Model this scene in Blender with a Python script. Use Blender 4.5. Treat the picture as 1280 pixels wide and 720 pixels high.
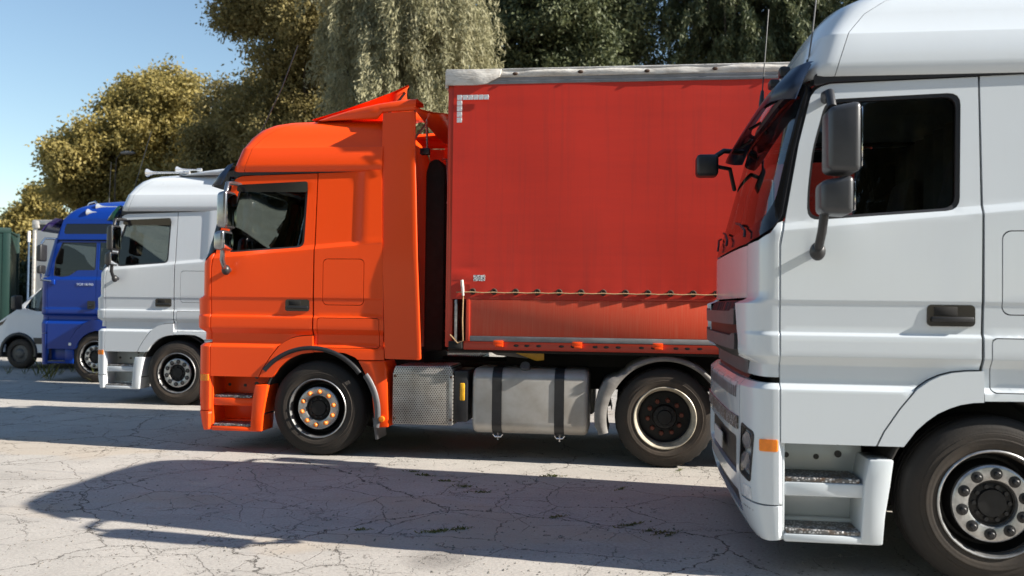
import bpy, bmesh, math, random
import numpy as np
from mathutils import Vector, Matrix
from mathutils.geometry import delaunay_2d_cdt
R = math.radians
for o in list(bpy.data.objects): bpy.data.objects.remove(o)
scene = bpy.context.scene
col = scene.collection
random.seed(4); rng = np.random.default_rng(7)

# ------------------------------------------------------------------ camera
# world: x along the trucks (rearwards +), y away from the viewer, z up; metres
CAM = Vector((-2.092, -5.380, 1.610)); YAW, PIT, ROL = R(7.553), R(1.1125), R(0.7105)
fwd = Vector((-math.sin(YAW)*math.cos(PIT), math.cos(YAW)*math.cos(PIT), math.sin(PIT)))
r0 = Vector((math.cos(YAW), math.sin(YAW), 0)); u0 = r0.cross(fwd)
rx = r0*math.cos(ROL) + u0*math.sin(ROL); ux = u0*math.cos(ROL) - r0*math.sin(ROL)
cam = bpy.data.cameras.new('camera'); camo = bpy.data.objects.new('camera', cam); col.objects.link(camo)
m = Matrix((rx, ux, -fwd)).transposed().to_4x4(); m.translation = CAM
camo.matrix_world = m
cam.sensor_width = 36; FPX = 1100; cam.lens = 36*FPX/1280; cam.clip_start = .05; cam.clip_end = 3000
cam.dof.use_dof = True; cam.dof.focus_distance = 7.6; cam.dof.aperture_fstop = 1.9
scene.camera = camo

# ------------------------------------------------------------------ light
SUN_AZ, SUN_EL = R(6.8), R(30.0)          # from the rear of the trucks, a little to the viewer's side
world = bpy.data.worlds.new('World'); scene.world = world; world.use_nodes = True
wn = world.node_tree; bg = wn.nodes['Background']
sky = wn.nodes.new('ShaderNodeTexSky'); sky.sky_type = 'NISHITA'; sky.sun_disc = False
sky.sun_elevation = SUN_EL; sky.sun_rotation = R(90) + SUN_AZ; sky.air_density = 1.3; sky.dust_density = 0.0; sky.ozone_density = 2.5
wn.links.new(sky.outputs[0], bg.inputs[0]); bg.inputs[1].default_value = 0.070
sl = bpy.data.lights.new('sun', 'SUN'); sl.energy = 5.0; sl.angle = R(.53); sl.color = (1, .935, .835)
so = bpy.data.objects.new('sun', sl); col.objects.link(so)
tosun = Vector((math.cos(SUN_EL)*math.cos(SUN_AZ), -math.cos(SUN_EL)*math.sin(SUN_AZ), math.sin(SUN_EL)))
so.rotation_euler = tosun.to_track_quat('Z', 'Y').to_euler(); so.location = (20, -5, 25)
scene.view_settings.view_transform = 'Standard'; scene.view_settings.look = 'None'
scene.view_settings.exposure = 1.15; scene.view_settings.gamma = 1

# ------------------------------------------------------------------ materials
class N:
    def __init__(s, name):
        s.m = bpy.data.materials.new(name); s.m.use_nodes = True; s.t = s.m.node_tree
        s.b = s.t.nodes['Principled BSDF']; s.out = s.t.nodes['Material Output']
    def n(s, typ, **k):
        o = s.t.nodes.new(typ)
        for a, v in k.items():
            if a in o.inputs.keys(): o.inputs[a].default_value = v
            else: setattr(o, a, v)
        return o
    def l(s, a, b): s.t.links.new(a, b)
    def coord(s, scale=(1, 1, 1), kind='Object'):
        tc = s.n('ShaderNodeTexCoord'); mp = s.n('ShaderNodeMapping'); mp.inputs['Scale'].default_value = scale
        s.l(tc.outputs[kind], mp.inputs[0]); return mp.outputs[0]
    def noise(s, vec, scale, detail=4, rough=.6):
        t = s.n('ShaderNodeTexNoise'); t.inputs['Scale'].default_value = scale; t.inputs['Detail'].default_value = detail
        t.inputs['Roughness'].default_value = rough; s.l(vec, t.inputs['Vector']); return t.outputs['Fac']
    def ramp(s, fac, stops):
        r = s.n('ShaderNodeValToRGB'); e = r.color_ramp.elements
        while len(e) < len(stops): e.new(.5)
        for el, (p, c) in zip(e, stops): el.position = p; el.color = (c if isinstance(c, tuple) else (c, c, c)) + (1,)
        s.l(fac, r.inputs[0]); return r.outputs[0]
    def mix(s, fac, a, b, mode='MIX'):
        x = s.n('ShaderNodeMix', data_type='RGBA', blend_type=mode)
        for i, v in ((0, fac), (6, a), (7, b)):
            if isinstance(v, (int, float)): x.inputs[i].default_value = v
            elif isinstance(v, tuple): x.inputs[i].default_value = v + (1,)
            else: s.l(v, x.inputs[i])
        return x.outputs[2]
    def math(s, op, a, b=0.0):
        x = s.n('ShaderNodeMath', operation=op)
        for i, v in ((0, a), (1, b)):
            if isinstance(v, (int, float)): x.inputs[i].default_value = v
            else: s.l(v, x.inputs[i])
        return x.outputs[0]
    def bump(s, h, strength, dist=.01):
        b = s.n('ShaderNodeBump'); b.inputs['Strength'].default_value = strength; b.inputs['Distance'].default_value = dist
        s.l(h, b.inputs['Height']); s.l(b.outputs[0], s.b.inputs['Normal'])
    def set(s, **k):
        for a, v in k.items():
            a = a.replace('_', ' ')
            if isinstance(v, (int, float)): s.b.inputs[a].default_value = v
            elif isinstance(v, tuple): s.b.inputs[a].default_value = v + (1,) if len(v) == 3 else v
            else: s.l(v, s.b.inputs[a])

def paint(name, c, rough=.28, coat=.6, dirt=.25, dirtc=(.16, .13, .10), wob=.0, spec=.4):
    n = N(name); v = n.coord()
    a = n.noise(v, 1.7, 6, .65); b = n.noise(n.coord((9, 9, 1.1)), 2.5, 5, .6)
    g = n.math('MULTIPLY', n.ramp(a, [(.35, 0.), (.85, 1.)]), n.ramp(b, [(.30, 0.), (.9, 1.)]))
    d = n.math('MULTIPLY', g, dirt)
    n.set(Base_Color=n.mix(d, c, dirtc), Roughness=n.math('ADD', n.math('MULTIPLY', n.noise(v, 2.5, 2), .10), rough-.05), Coat_Weight=coat, Coat_Roughness=.08, Specular_IOR_Level=spec)
    n.bump(n.noise(v, 1.3, 1), .08, .012 if wob == 0 else wob)
    return n.m
def plain(name, c, rough=.5, metal=0., var=.25, scale=14, bump=.0, spec=.5):
    n = N(name); v = n.coord(); f = n.noise(v, scale, 5)
    n.set(Base_Color=n.mix(n.ramp(f, [(.3, 0.), (.75, 1.)]), tuple(x*(1-var) for x in c), tuple(min(1, x*(1+var)) for x in c)), Roughness=rough, Metallic=metal, Specular_IOR_Level=spec)
    if bump: n.bump(n.noise(v, scale*3, 4), bump, .004)
    return n.m
def glass(name, tint, rough=.015, ior=1.5):
    n = N(name); n.t.nodes.remove(n.b)
    fr = n.n('ShaderNodeFresnel'); fr.inputs[0].default_value = ior
    tr = n.n('ShaderNodeBsdfTransparent'); tr.inputs[0].default_value = tint + (1,)
    gl = n.n('ShaderNodeBsdfGlossy'); gl.inputs['Roughness'].default_value = rough
    mx = n.n('ShaderNodeMixShader'); n.l(fr.outputs[0], mx.inputs[0]); n.l(tr.outputs[0], mx.inputs[1]); n.l(gl.outputs[0], mx.inputs[2])
    n.l(mx.outputs[0], n.out.inputs[0]); return n.m

M = {}
M['white'] = paint('white_paint', (.585, .63, .665), .24, .55, .12, (.45, .42, .36))
M['white_old'] = paint('white_paint_older', (.60, .635, .66), .3, .3, .2, (.42, .39, .34))
M['orange'] = paint('orange_paint', (.90, .074, .006), .32, .06, .15, (.55, .09, .02), 0, .3)
M['blue'] = paint('blue_paint', (.004, .038, .27), .3, .08, .2, (.012, .03, .15), 0, .3)
M['van_white'] = paint('van_white', (.74, .77, .80), .3, .3, .15, (.4, .38, .34))
M['green'] = paint('green_paint', (.004, .026, .021), .55, .1, .3, (.03, .05, .04))
M['boxwhite'] = paint('box_white', (.62, .60, .57), .5, .0, .5, (.35, .32, .28))
M['black'] = plain('black_plastic', (.018, .018, .020), .42)
M['black_gloss'] = plain('black_gloss', (.012, .012, .014), .12, var=.1)
M['dark'] = plain('dark_underbody', (.014, .013, .012), .85)
M['inner'] = plain('dark_interior', (.03, .03, .032), .8)
M['seat'] = plain('seat_fabric', (.10, .10, .105), .9)
M['curtain'] = plain('cab_curtain', (.12, .115, .11), .9, scale=5)
M['grey_plastic'] = plain('grey_plastic', (.105, .105, .11), .45, var=.18, bump=.1)
M['mirror_grey'] = plain('mirror_grey', (.045, .047, .052), .38, var=.12, bump=.06)
M['guard_grey'] = plain('guard_grey', (.19, .18, .17), .6, var=.35, scale=6, bump=.15)
M['chrome'] = plain('chrome', (.62, .62, .63), .15, 1., .1)
M['horn'] = plain('horn_chrome', (.78, .78, .78), .22, .7, .1)
M['mirror_silver'] = plain('mirror_silver', (.30, .30, .31), .22, .9, .15)
M['steel'] = plain('wheel_steel', (.46, .46, .46), .38, .85, .3, 20)
M['rimcream'] = plain('rim_cream', (.50, .45, .36), .45, .3, .35, 12)
M['rimdark'] = plain('rim_dark', (.011, .011, .012), .5, .3, .4, 20)
M['rimgrey'] = plain('rim_grey', (.11, .105, .10), .5, .4, .3, 20)
M['nutdark'] = plain('nut_dark', (.022, .022, .024), .45, .3)
M['nutorange'] = plain('nut_cap_orange', (.72, .20, .03), .45)
M['nutred'] = plain('nut_cap_red', (.12, .032, .018), .7)
M['amber'] = plain('amber_lens', (.85, .22, .01), .18, var=.12, scale=40)
M['yellow'] = plain('yellow_tag', (.80, .42, .02), .4)
M['lens'] = plain('lamp_reflector', (.74, .77, .80), .3, .2, .35, 22)
M['glass'] = glass('side_glass', (.42, .47, .46), .015, 1.65)
M['clear'] = glass('lamp_glass', (.97, .98, 1.0), .02, 1.35)
M['screen'] = glass('windscreen_glass', (.36, .46, .56), .015, 2.3)
M['visor'] = plain('visor_tint', (.010, .020, .045), .3, 0, .1)
M['visor_green'] = plain('visor_green', (.012, .06, .035), .15, 0, .1)
M['purple'] = plain('visor_purple', (.03, .02, .10), .2, 0, .1)
M['silverplate'] = plain('mirror_face', (.8, .8, .82), .02, 1., .02)
M['rusty'] = plain('rust_brown', (.055, .030, .018), .85, 0, .4, 30)
M['rope'] = plain('rope', (.42, .27, .14), .9, 0, .3, 60)
M['coil'] = plain('coil_red', (.16, .035, .018), .6)
M['textwhite'] = plain('lettering', (.55, .62, .75), .4)
M['bark'] = plain('bark', (.075, .058, .042), .9, 0, .4, 9, .8)
M['pole_blue'] = plain('pole_blue', (.05, .085, .14), .6)
M['tread'] = None
n = N('tread_plate'); v = n.coord((1, 1, 1)); ck = n.n('ShaderNodeTexVoronoi'); ck.inputs['Scale'].default_value = 55; n.l(v, ck.inputs['Vector'])
dots = n.ramp(ck.outputs['Distance'], [(.25, 1.), (.5, 0.)]); rust = n.ramp(n.noise(v, 14, 5), [(.48, 0.), (.66, 1.)])
n.set(Base_Color=n.mix(rust, n.mix(dots, (.13, .13, .132), (.60, .60, .60)), (.13, .085, .055)), Metallic=.4, Roughness=.45); n.bump(dots, .6, .004); M['tread'] = n.m
# brushed aluminium tank with grime towards the seams
n = N('tank_alu'); v = n.coord(); f = n.noise(n.coord((40, 40, 2)), 3, 4); g = n.noise(v, 3.2, 6)
n.set(Base_Color=n.mix(n.ramp(g, [(.35, 0.), (.8, 1.)]), (.50, .485, .46), (.32, .28, .235)), Metallic=.35, Roughness=n.math('ADD', n.math('MULTIPLY', f, .2), .38)); n.bump(f, .05, .003); M['tank'] = n.m
# perforated silencer plate: staggered round holes
n = N('perforated_plate'); tc = n.n('ShaderNodeTexCoord'); sp = n.n('ShaderNodeSeparateXYZ'); n.l(tc.outputs['Object'], sp.inputs[0])
def holes(ox):
    a = n.math('SUBTRACT', n.math('FRACT', n.math('ADD', n.math('MULTIPLY', sp.outputs[0], 1/.026), ox)), .5)
    b = n.math('SUBTRACT', n.math('FRACT', n.math('ADD', n.math('MULTIPLY', sp.outputs[2], 1/.038), ox)), .5)
    return n.math('ADD', n.math('POWER', n.math('MULTIPLY', a, .026), 2), n.math('POWER', n.math('MULTIPLY', b, .038), 2))
d2 = n.math('MINIMUM', holes(0.0), holes(.5)); hole = n.math('LESS_THAN', d2, .0064**2)
g = n.ramp(n.noise(tc.outputs['Object'], 3.5, 5), [(.38, 0.), (.72, 1.)])
n.set(Base_Color=n.mix(hole, n.mix(g, (.60, .58, .55), (.34, .30, .26)), (.012, .011, .010)), Metallic=n.math('MULTIPLY', n.math('SUBTRACT', 1., hole), .6), Roughness=.42); M['perf'] = n.m
# tyres: black rubber, brown dust, fine radial marks
def tyre_mat(name, dust):
    n = N(name); v = n.coord(); f = n.noise(v, 5, 6, .7); sp = n.n('ShaderNodeSeparateXYZ'); n.l(v, sp.inputs[0])
    rad = n.math('SQRT', n.math('ADD', n.math('POWER', sp.outputs[0], 2), n.math('POWER', sp.outputs[2], 2)))
    rings = n.noise(n.coord((1, 1, 1)), 2, 1); w = n.n('ShaderNodeTexWave', wave_type='BANDS')
    cmb = n.n('ShaderNodeCombineXYZ'); n.l(rad, cmb.inputs[0]); n.l(cmb.outputs[0], w.inputs[0]); w.inputs['Scale'].default_value = 14; w.inputs['Distortion'].default_value = .4
    inner = n.ramp(rad, [(.30, 1.), (.40, .55), (.47, .12)])
    d = n.math('MULTIPLY', n.math('MULTIPLY', n.ramp(f, [(.25, .3), (.7, 1.)]), inner), dust)
    n.set(Base_Color=n.mix(d, (.011, .0105, .0105), (.115, .088, .066)), Roughness=n.math('ADD', .62, n.math('MULTIPLY', f, .25)), Specular_IOR_Level=.35)
    th = n.math('ARCTAN2', sp.outputs[2], sp.outputs[0]); pc = n.n('ShaderNodeCombineXYZ'); n.l(n.math('MULTIPLY', th, 14.), pc.inputs[0]); n.l(n.math('MULTIPLY', rad, 26.), pc.inputs[1])
    br = n.n('ShaderNodeTexBrick'); br.inputs['Scale'].default_value = 1.; br.inputs['Mortar Size'].default_value = .12; br.inputs['Brick Width'].default_value = .55; br.inputs['Row Height'].default_value = 1.; n.l(pc.outputs[0], br.inputs['Vector'])
    band = n.ramp(rad, [(.398, 0.), (.402, 1.), (.432, 1.), (.436, 0.)]); seg = n.ramp(n.noise(n.coord((1, 1, 1)), 2.6, 0), [(.47, 0.), (.50, 1.)])
    mark = n.math('MULTIPLY', n.math('MULTIPLY', n.math('SUBTRACT', 1., br.outputs['Fac']), band), seg)
    n.bump(n.math('ADD', n.math('MULTIPLY', mark, 1.2), n.math('ADD', n.math('MULTIPLY', w.outputs['Fac'], .5), n.noise(v, 60, 3))), .25, .004); return n.m
M['tyre'] = tyre_mat('tyre_rubber', .55); M['tyre_dusty'] = tyre_mat('tyre_rubber_dusty', .95)
# trailer curtain: woven pvc, horizontal handling creases and grime runs
n = N('curtain_red'); v = n.coord(); f = n.noise(n.coord((.5, 1, 6)), 2.2, 6, .65); s = n.noise(n.coord((7, 1, .25)), 3, 5); g = n.noise(v, 1.1, 4)
c = n.mix(n.ramp(f, [(.3, 0.), (.8, 1.)]), (.58, .030, .014), (.52, .027, .015)); c = n.mix(n.math('MULTIPLY', n.ramp(s, [(.5, 0.), (.85, 1.)]), .35), c, (.20, .03, .025))
n.set(Base_Color=c, Roughness=.47, Specular_IOR_Level=.4)
wv = n.n('ShaderNodeTexWave', wave_type='BANDS', bands_direction='Z'); wv.inputs['Scale'].default_value = 2.4; wv.inputs['Distortion'].default_value = 6; wv.inputs['Detail'].default_value = 3; n.l(n.coord((.12, 1, 1)), wv.inputs[0])
n.bump(n.math('ADD', n.math('MULTIPLY', wv.outputs['Fac'], .06), n.math('ADD', g, n.math('MULTIPLY', n.noise(n.coord((.6, 1, 3)), 3, 4), .25))), .25, .012); M['curtain_red'] = n.m
n = N('board_red'); v = n.coord(); s = n.noise(n.coord((22, 1, .5)), 4, 5, .7); f = n.noise(v, 2.5, 5)
n.set(Base_Color=n.mix(n.math('MULTIPLY', n.ramp(s, [(.45, 0.), (.75, 1.)]), .55), n.mix(n.ramp(f, [(.35, 0.), (.7, 1.)]), (.66, .062, .020), (.60, .07, .028)), (.64, .17, .09)), Roughness=.5); n.bump(s, .06, .004); M['board'] = n.m
M['frame_red'] = paint('frame_red', (.55, .045, .018), .4, .2, .5, (.20, .05, .03))
n = N('tarp_white'); v = n.coord(); f = n.noise(n.coord((2.5, 2, 6)), 2.5, 6, .7); st = n.noise(n.coord((5, 1, 1)), 4, 4)
n.set(Base_Color=n.mix(n.ramp(f, [(.42, 0.), (.75, 1.)]), (.66, .63, .58), (.38, .34, .29)), Roughness=.6); n.bump(n.noise(n.coord((2, 1, 5)), 3, 4), .6, .02); M['tarp'] = n.m
M['rail_grey'] = plain('rail_grey', (.25, .25, .255), .5, .3, .25, 5)
M['tape'] = plain('reflective_tape', (.62, .62, .64), .35, .2, .3, 50)
n = N('label_print'); v = n.coord((60, 1, 90)); f = n.noise(v, 1, 2); n.set(Base_Color=n.ramp(f, [(.48, .10), (.52, .72)]), Roughness=.5); M['labelprint'] = n.m

# ------------------------------------------------------------------ mesh helpers
CACHE = {}
def cached(key, fn):
    if key not in CACHE: CACHE[key] = fn()
    return CACHE[key]
def obj(name, mesh, mat, parent=None, loc=None):
    o = bpy.data.objects.new(name, mesh); col.objects.link(o)
    if len(mesh.materials) == 0: mesh.materials.append(None)
    o.material_slots[0].link = 'OBJECT'; o.material_slots[0].material = M[mat] if isinstance(mat, str) else mat
    if parent: o.parent = parent
    if loc is not None: o.location = loc
    return o
def thing(name, label, cat, loc=(0, 0, 0), group=None, rz=0):
    o = bpy.data.objects.new(name, None); col.objects.link(o); o.location = loc; o.rotation_euler.z = rz
    o.empty_display_size = .2; return tag(o, label, cat, group)
def tag(o, label=None, cat=None, group=None, kind=None):
    for k, v in (('label', label), ('category', cat), ('group', group), ('kind', kind)):
        if v: o[k] = v
    return o
def pydata(verts, faces, smooth=True):
    me = bpy.data.meshes.new('m'); me.from_pydata([tuple(v) for v in verts], [], faces)
    if smooth: me.polygons.foreach_set('use_smooth', [True]*len(me.polygons))
    me.update(); return me
def from_bm(bm, smooth=False, angle=None):
    bmesh.ops.recalc_face_normals(bm, faces=bm.faces)
    me = bpy.data.meshes.new('m'); bm.to_mesh(me); bm.free()
    if smooth: me.polygons.foreach_set('use_smooth', [True]*len(me.polygons))
    if angle: me.set_sharp_from_angle(angle=R(angle))
    me.update(); return me
def b_box(bm, x0, x1, y0, y1, z0, z1, bev=0.0, seg=2):
    r = bmesh.ops.create_cube(bm, size=1); vs = r['verts']
    for v in vs: v.co = Vector(((x0+x1)/2+v.co.x*(x1-x0), (y0+y1)/2+v.co.y*(y1-y0), (z0+z1)/2+v.co.z*(z1-z0)))
    if bev:
        es = list({e for v in vs for e in v.link_edges})
        bmesh.ops.bevel(bm, geom=es, offset=bev, segments=seg, profile=.5, affect='EDGES')
def box(x0, x1, y0, y1, z0, z1, bev=.006, seg=2):
    bm = bmesh.new(); b_box(bm, x0, x1, y0, y1, z0, z1, bev, seg); return from_bm(bm, True, 40)
def boxes(lst, bev=.006):
    bm = bmesh.new()
    for b in lst: b_box(bm, *b, bev)
    return from_bm(bm, True, 40)
def prism(poly, y0, y1, bev=.01, seg=2, holes_=None):      # polygon in (x,z) given thickness in y
    bm = bmesh.new(); f = bm.faces.new([bm.verts.new((x, y0, z)) for x, z in poly])
    r = bmesh.ops.extrude_face_region(bm, geom=[f])
    for v in r['geom']:
        if isinstance(v, bmesh.types.BMVert): v.co.y = y1
    if bev: bmesh.ops.bevel(bm, geom=[e for e in bm.edges if e.is_manifold], offset=bev, segments=seg, profile=.5, affect='EDGES', clamp_overlap=True)
    return from_bm(bm, True, 35)
def tube_pts(bm, pts, r, seg=8, closed=False):
    pts = [Vector(p) for p in pts]; rings = []
    rs = r if isinstance(r, (list, tuple)) else [r]*len(pts)
    up = Vector((0, 0, 1)); prev = None
    for i, p in enumerate(pts):
        t = (pts[min(i+1, len(pts)-1)] - pts[max(i-1, 0)]).normalized()
        if prev is None:
            a = t.cross(up if abs(t.z) < .9 else Vector((1, 0, 0))).normalized()
        else:
            a = (prev - t*prev.dot(t)).normalized()
        prev = a; b = t.cross(a)
        rings.append([bm.verts.new(p + (a*math.cos(2*math.pi*k/seg) + b*math.sin(2*math.pi*k/seg))*rs[i]) for k in range(seg)])
    for A, B in zip(rings, rings[1:]):
        for k in range(seg): bm.faces.new((A[k], A[(k+1) % seg], B[(k+1) % seg], B[k]))
    bm.faces.new(rings[0][::-1]); bm.faces.new(rings[-1])
def tube(pts, r, seg=8):
    bm = bmesh.new(); tube_pts(bm, pts, r, seg); return from_bm(bm, True, 50)
def tubes(lst, r, seg=8):
    bm = bmesh.new()
    for p in lst: tube_pts(bm, p, r, seg)
    return from_bm(bm, True, 50)
def lathe(prof, seg=64, axis='y', lug=None, sharp=35):
    vs, fs = [], []; k = len(prof)
    for s in range(seg):
        a = 2*math.pi*s/seg
        for i, (h, r) in enumerate(prof):
            if lug and i in lug and (s//2) % 2: r -= .011
            x, z = r*math.cos(a), r*math.sin(a)
            vs.append((x, h, z) if axis == 'y' else (h, x, z) if axis == 'x' else (x, z, h))
    for s in range(seg):
        t = (s+1) % seg
        for i in range(k-1): fs.append((s*k+i, t*k+i, t*k+i+1, s*k+i+1))
    me = pydata(vs, fs)
    bm = bmesh.new(); bm.from_mesh(me); bmesh.ops.remove_doubles(bm, verts=bm.verts, dist=1e-5)
    bmesh.ops.dissolve_degenerate(bm, edges=bm.edges, dist=1e-6)
    return from_bm(bm, True, sharp)
def rr(x0, x1, z0, z1, r, k=5):
    p = []
    for cx, cz, a0 in ((x1-r, z1-r, 0), (x0+r, z1-r, 90), (x0+r, z0+r, 180), (x1-r, z0+r, 270)):
        for i in range(k+1):
            a = R(a0+90*i/k); p.append((cx+r*math.cos(a), cz+r*math.sin(a)))
    return p
def soften(poly, r=.03, k=4, keep=()):                         # round every corner of a polygon
    out = []; n_ = len(poly); P = [Vector(p) for p in poly]
    for i in range(n_):
        a, b, c_ = P[i-1], P[i], P[(i+1) % n_]
        if i in keep: out.append(tuple(b)); continue
        u, w = a-b, c_-b; d = min(r, u.length*.45, w.length*.45)
        p, q = b+u.normalized()*d, b+w.normalized()*d
        for j in range(k+1):
            t = j/k; out.append(tuple(p*(1-t)**2 + b*2*t*(1-t) + q*t*t))
    return out
def inside(pts, poly):
    x, y = pts[:, 0], pts[:, 1]; r = np.zeros(len(pts), bool); P = np.array(poly); Q = np.roll(P, -1, 0)
    for (x0, y0), (x1, y1) in zip(P, Q):
        c = ((y0 > y) != (y1 > y))
        if y1 != y0: r ^= c & (x < (x1-x0)*(y-y0)/(y1-y0)+x0)
    return r
def segdist(pts, poly):
    d = np.full(len(pts), 9.); P = np.array(poly); Q = np.roll(P, -1, 0)
    for a, b in zip(P, Q):
        ab = b-a; t = np.clip(((pts-a)@ab)/max(ab@ab, 1e-12), 0, 1)
        d = np.minimum(d, np.linalg.norm(pts-(a+t[:, None]*ab), axis=1))
    return d
def dense(poly, step, rows=()):
    out = []
    for a, b in zip(poly, poly[1:]+poly[:1]):
        k = max(1, int(math.dist(a, b)/step)); ts = [i/k for i in range(k)]
        for r in rows:                                          # a vertex wherever a crease meets the edge
            z, sl = r if isinstance(r, tuple) else (r, 0.)
            fa, fb = a[1]-sl*a[0]-z, b[1]-sl*b[0]-z
            if fa*fb < 0:
                t = fa/(fa-fb); ts = [q for q in ts if q == 0 or abs(q-t)*math.dist(a, b) > .0025] + [t]
        ts = sorted(ts); out += [(a[0]+(b[0]-a[0])*t, a[1]+(b[1]-a[1])*t) for t in ts]
    return out
def patch(outline, fn, holes_=(), rows=(), step=.05, thick=.02, mirror=False, lift=0.0):
    """a panel cut out of a body surface fn(u, v, depth): triangulated, with a real edge"""
    loops = [dense(list(outline), step*.7, rows)] + [dense(list(h), step*.7, rows) for h in holes_]
    A = np.array(outline); lo, hi = A.min(0), A.max(0)
    pts = []
    us = np.arange(lo[0]-.3*step, hi[0]+step, step)
    for v, s in [(z, 0.) for z in np.arange(lo[1], hi[1], step)] + [(z, 0.) if not isinstance(z, tuple) else z for z in rows]:
        pts += [(u, v+s*u) for u in us]
    P = np.array(pts); keep = inside(P, loops[0]) & (segdist(P, loops[0]) > .010)
    for h in loops[1:]: keep &= ~inside(P, h) & (segdist(P, h) > .010)
    P = P[keep]
    vs, es = [], []
    for L in loops:
        b = len(vs); vs += L; es += [(b+i, b+(i+1) % len(L)) for i in range(len(L))]
    vs = [Vector(v) for v in vs] + [Vector(p) for p in P]
    V, E_, F, *_ = delaunay_2d_cdt(vs, es, [], 0, 1e-5)
    V = np.array([tuple(v) for v in V]); F = np.array([tuple(f) for f in F])
    cen = V[F].mean(1); ok = inside(cen, loops[0])
    for h in loops[1:]: ok &= ~inside(cen, h)
    F = F[ok]
    e0, e1, e2 = V[F[:, 1]]-V[F[:, 0]], V[F[:, 2]]-V[F[:, 0]], V[F[:, 2]]-V[F[:, 1]]     # drop slivers along straight edges
    ar = np.abs(e0[:, 0]*e1[:, 1]-e0[:, 1]*e1[:, 0]); lg = np.sqrt(np.maximum(np.maximum((e0**2).sum(1), (e1**2).sum(1)), (e2**2).sum(1)))
    F = F[ar/lg > 4e-4]
    P0 = [fn(u, v, -lift) for u, v in V]; P1 = [fn(u, v, thick-lift) for u, v in V]
    if mirror: P0 = [(x, 2.5-y, z) for x, y, z in P0]; P1 = [(x, 2.5-y, z) for x, y, z in P1]
    a, b, c_ = (Vector(P0[i]) for i in F[len(F)//2]); nrm = (b-a).cross(c_-a); outw = Vector(P0[F[len(F)//2][0]])-Vector(P1[F[len(F)//2][0]])
    if nrm.dot(outw) < 0: F = F[:, ::-1]
    cnt = {}
    for f in F:
        for i in range(3):
            e = (int(f[i]), int(f[(i+1) % 3])); k = (min(e), max(e)); cnt.setdefault(k, []).append(e)
    verts = list(P0); faces = [tuple(int(i) for i in f) for f in F]; mp = {}
    def rim(i):
        if i not in mp: mp[i] = len(verts); verts.append(P0[i]); verts.append(P1[i])
        return mp[i]
    for k, l in cnt.items():
        if len(l) == 1:
            i, j = l[0]; p, q = rim(i), rim(j); faces.append((q, p, p+1, q+1))
    used = sorted({i for f in faces for i in f}); re = {i: k for k, i in enumerate(used)}
    return pydata([verts[i] for i in used], [tuple(re[i] for i in f) for f in faces])

# superellipse nose curve, by normalised arc length
def nose_table(nn, d=.23, w=1.25):
    ph = np.linspace(0, math.pi/2, 400); ey = np.sin(ph)**(2/nn); el = 1-np.cos(ph)**(2/nn)
    s = np.concatenate([[0], np.cumsum(np.hypot(np.diff(ey)*w, np.diff(el)*d))]); return s/s[-1], ey, el
NT = nose_table(3.6)
def nose(sig):
    a = abs(sig); return math.copysign(np.interp(a, NT[0], NT[1]), sig), float(np.interp(a, NT[0], NT[2]))
HALF = 1.38

class Cab:
    """body surface of a lorry cab: side(l, z, depth) and front(q, z, depth); local x back from the front axle, y from the left side"""
    def __init__(s, prof, lf, lc, recess=True, belt=.09):
        s.prof, s.lf, s.lc, s.recess, s.belt = np.array(prof), np.array(lf), np.array(lc), recess, belt
    def pr(s, z):
        I = lambda t: float(np.interp(t, s.prof[:, 0], s.prof[:, 1])); return .5*(I(z-.003)+I(z+.003))
    def side(s, l, z, o=0.):
        zz = z - s.belt*(l+.63) if z > 1.95 else z
        y = s.pr(zz)
        if s.recess and zz > 2.12:
            w = min(1, max(0, (.455-l)/.065)); w = w*w*(3-2*w); y = y-.022*(1-w)*min(1, (zz-2.12)/.05)
        return (l, y+o, z)
    def front(s, q, z, o=0.):
        ey, el = nose(max(-1, min(1, q/HALF))); lf = float(np.interp(z, s.lf[:, 0], s.lf[:, 1])); lc = float(np.interp(z, s.lc[:, 0], s.lc[:, 1]))
        zz = z - s.belt*(lc+.63) if z > 1.95 else z
        W = 1.25-s.pr(zz)-o
        return (lf+o+(lc-lf)*el, 1.25+W*ey, z)
    def rows(s):
        r = []
        for z in s.prof[1:-1, 0]:
            for d in (-.004, 0, .004):
                r.append((z+d+s.belt*.63, s.belt) if z > 1.95 else z+d)
        return r
    def frows(s): return [z+d for z in s.prof[1:-1, 0] for d in (-.004, 0, .004)]

ACT = Cab(
  [(.2, .03), (.24, 0), (1.132, 0), (1.163, .034), (1.276, .036), (1.328, 0), (1.452, 0), (1.472, .017), (1.640, .010), (1.66, .003), (2.124, .003), (2.171, .03), (2.98, .085), (4, .085)],
  [(.2, -1.30), (.26, -1.35), (.40, -1.40), (.6, -1.425), (1.13, -1.425), (1.185, -1.355), (1.28, -1.35), (1.31, -1.44), (1.34, -1.462), (1.64, -1.468), (1.672, -1.378), (2.03, -1.378), (2.98, -1.11), (3.3, -1.0)],
  [(.2, -1.195), (2.0, -1.211), (2.12, -1.188), (2.54, -1.117), (2.90, -1.035), (3.02, -1.0), (3.3, -.95)])
DOOR = [(-1.197, 1.98), (-1.190, .815), (-.655, .815), (-.615, .90), (-.525, 1.038), (-.432, 1.155), (-.366, 1.205), (-.30, 1.237), (-.235, 1.256), (-.16, 1.265), (-.075, 1.268), (-.069, 2.985), (-.90, 2.963), (-.955, 2.948), (-.99, 2.925), (-1.017, 2.885), (-1.087, 2.60), (-1.172, 2.12)]
WIN = soften([(-.93, 2.868), (-.165, 2.895), (-.185, 2.195), (-1.045, 2.134), (-1.042, 2.30), (-1.012, 2.56)], .075)
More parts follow.
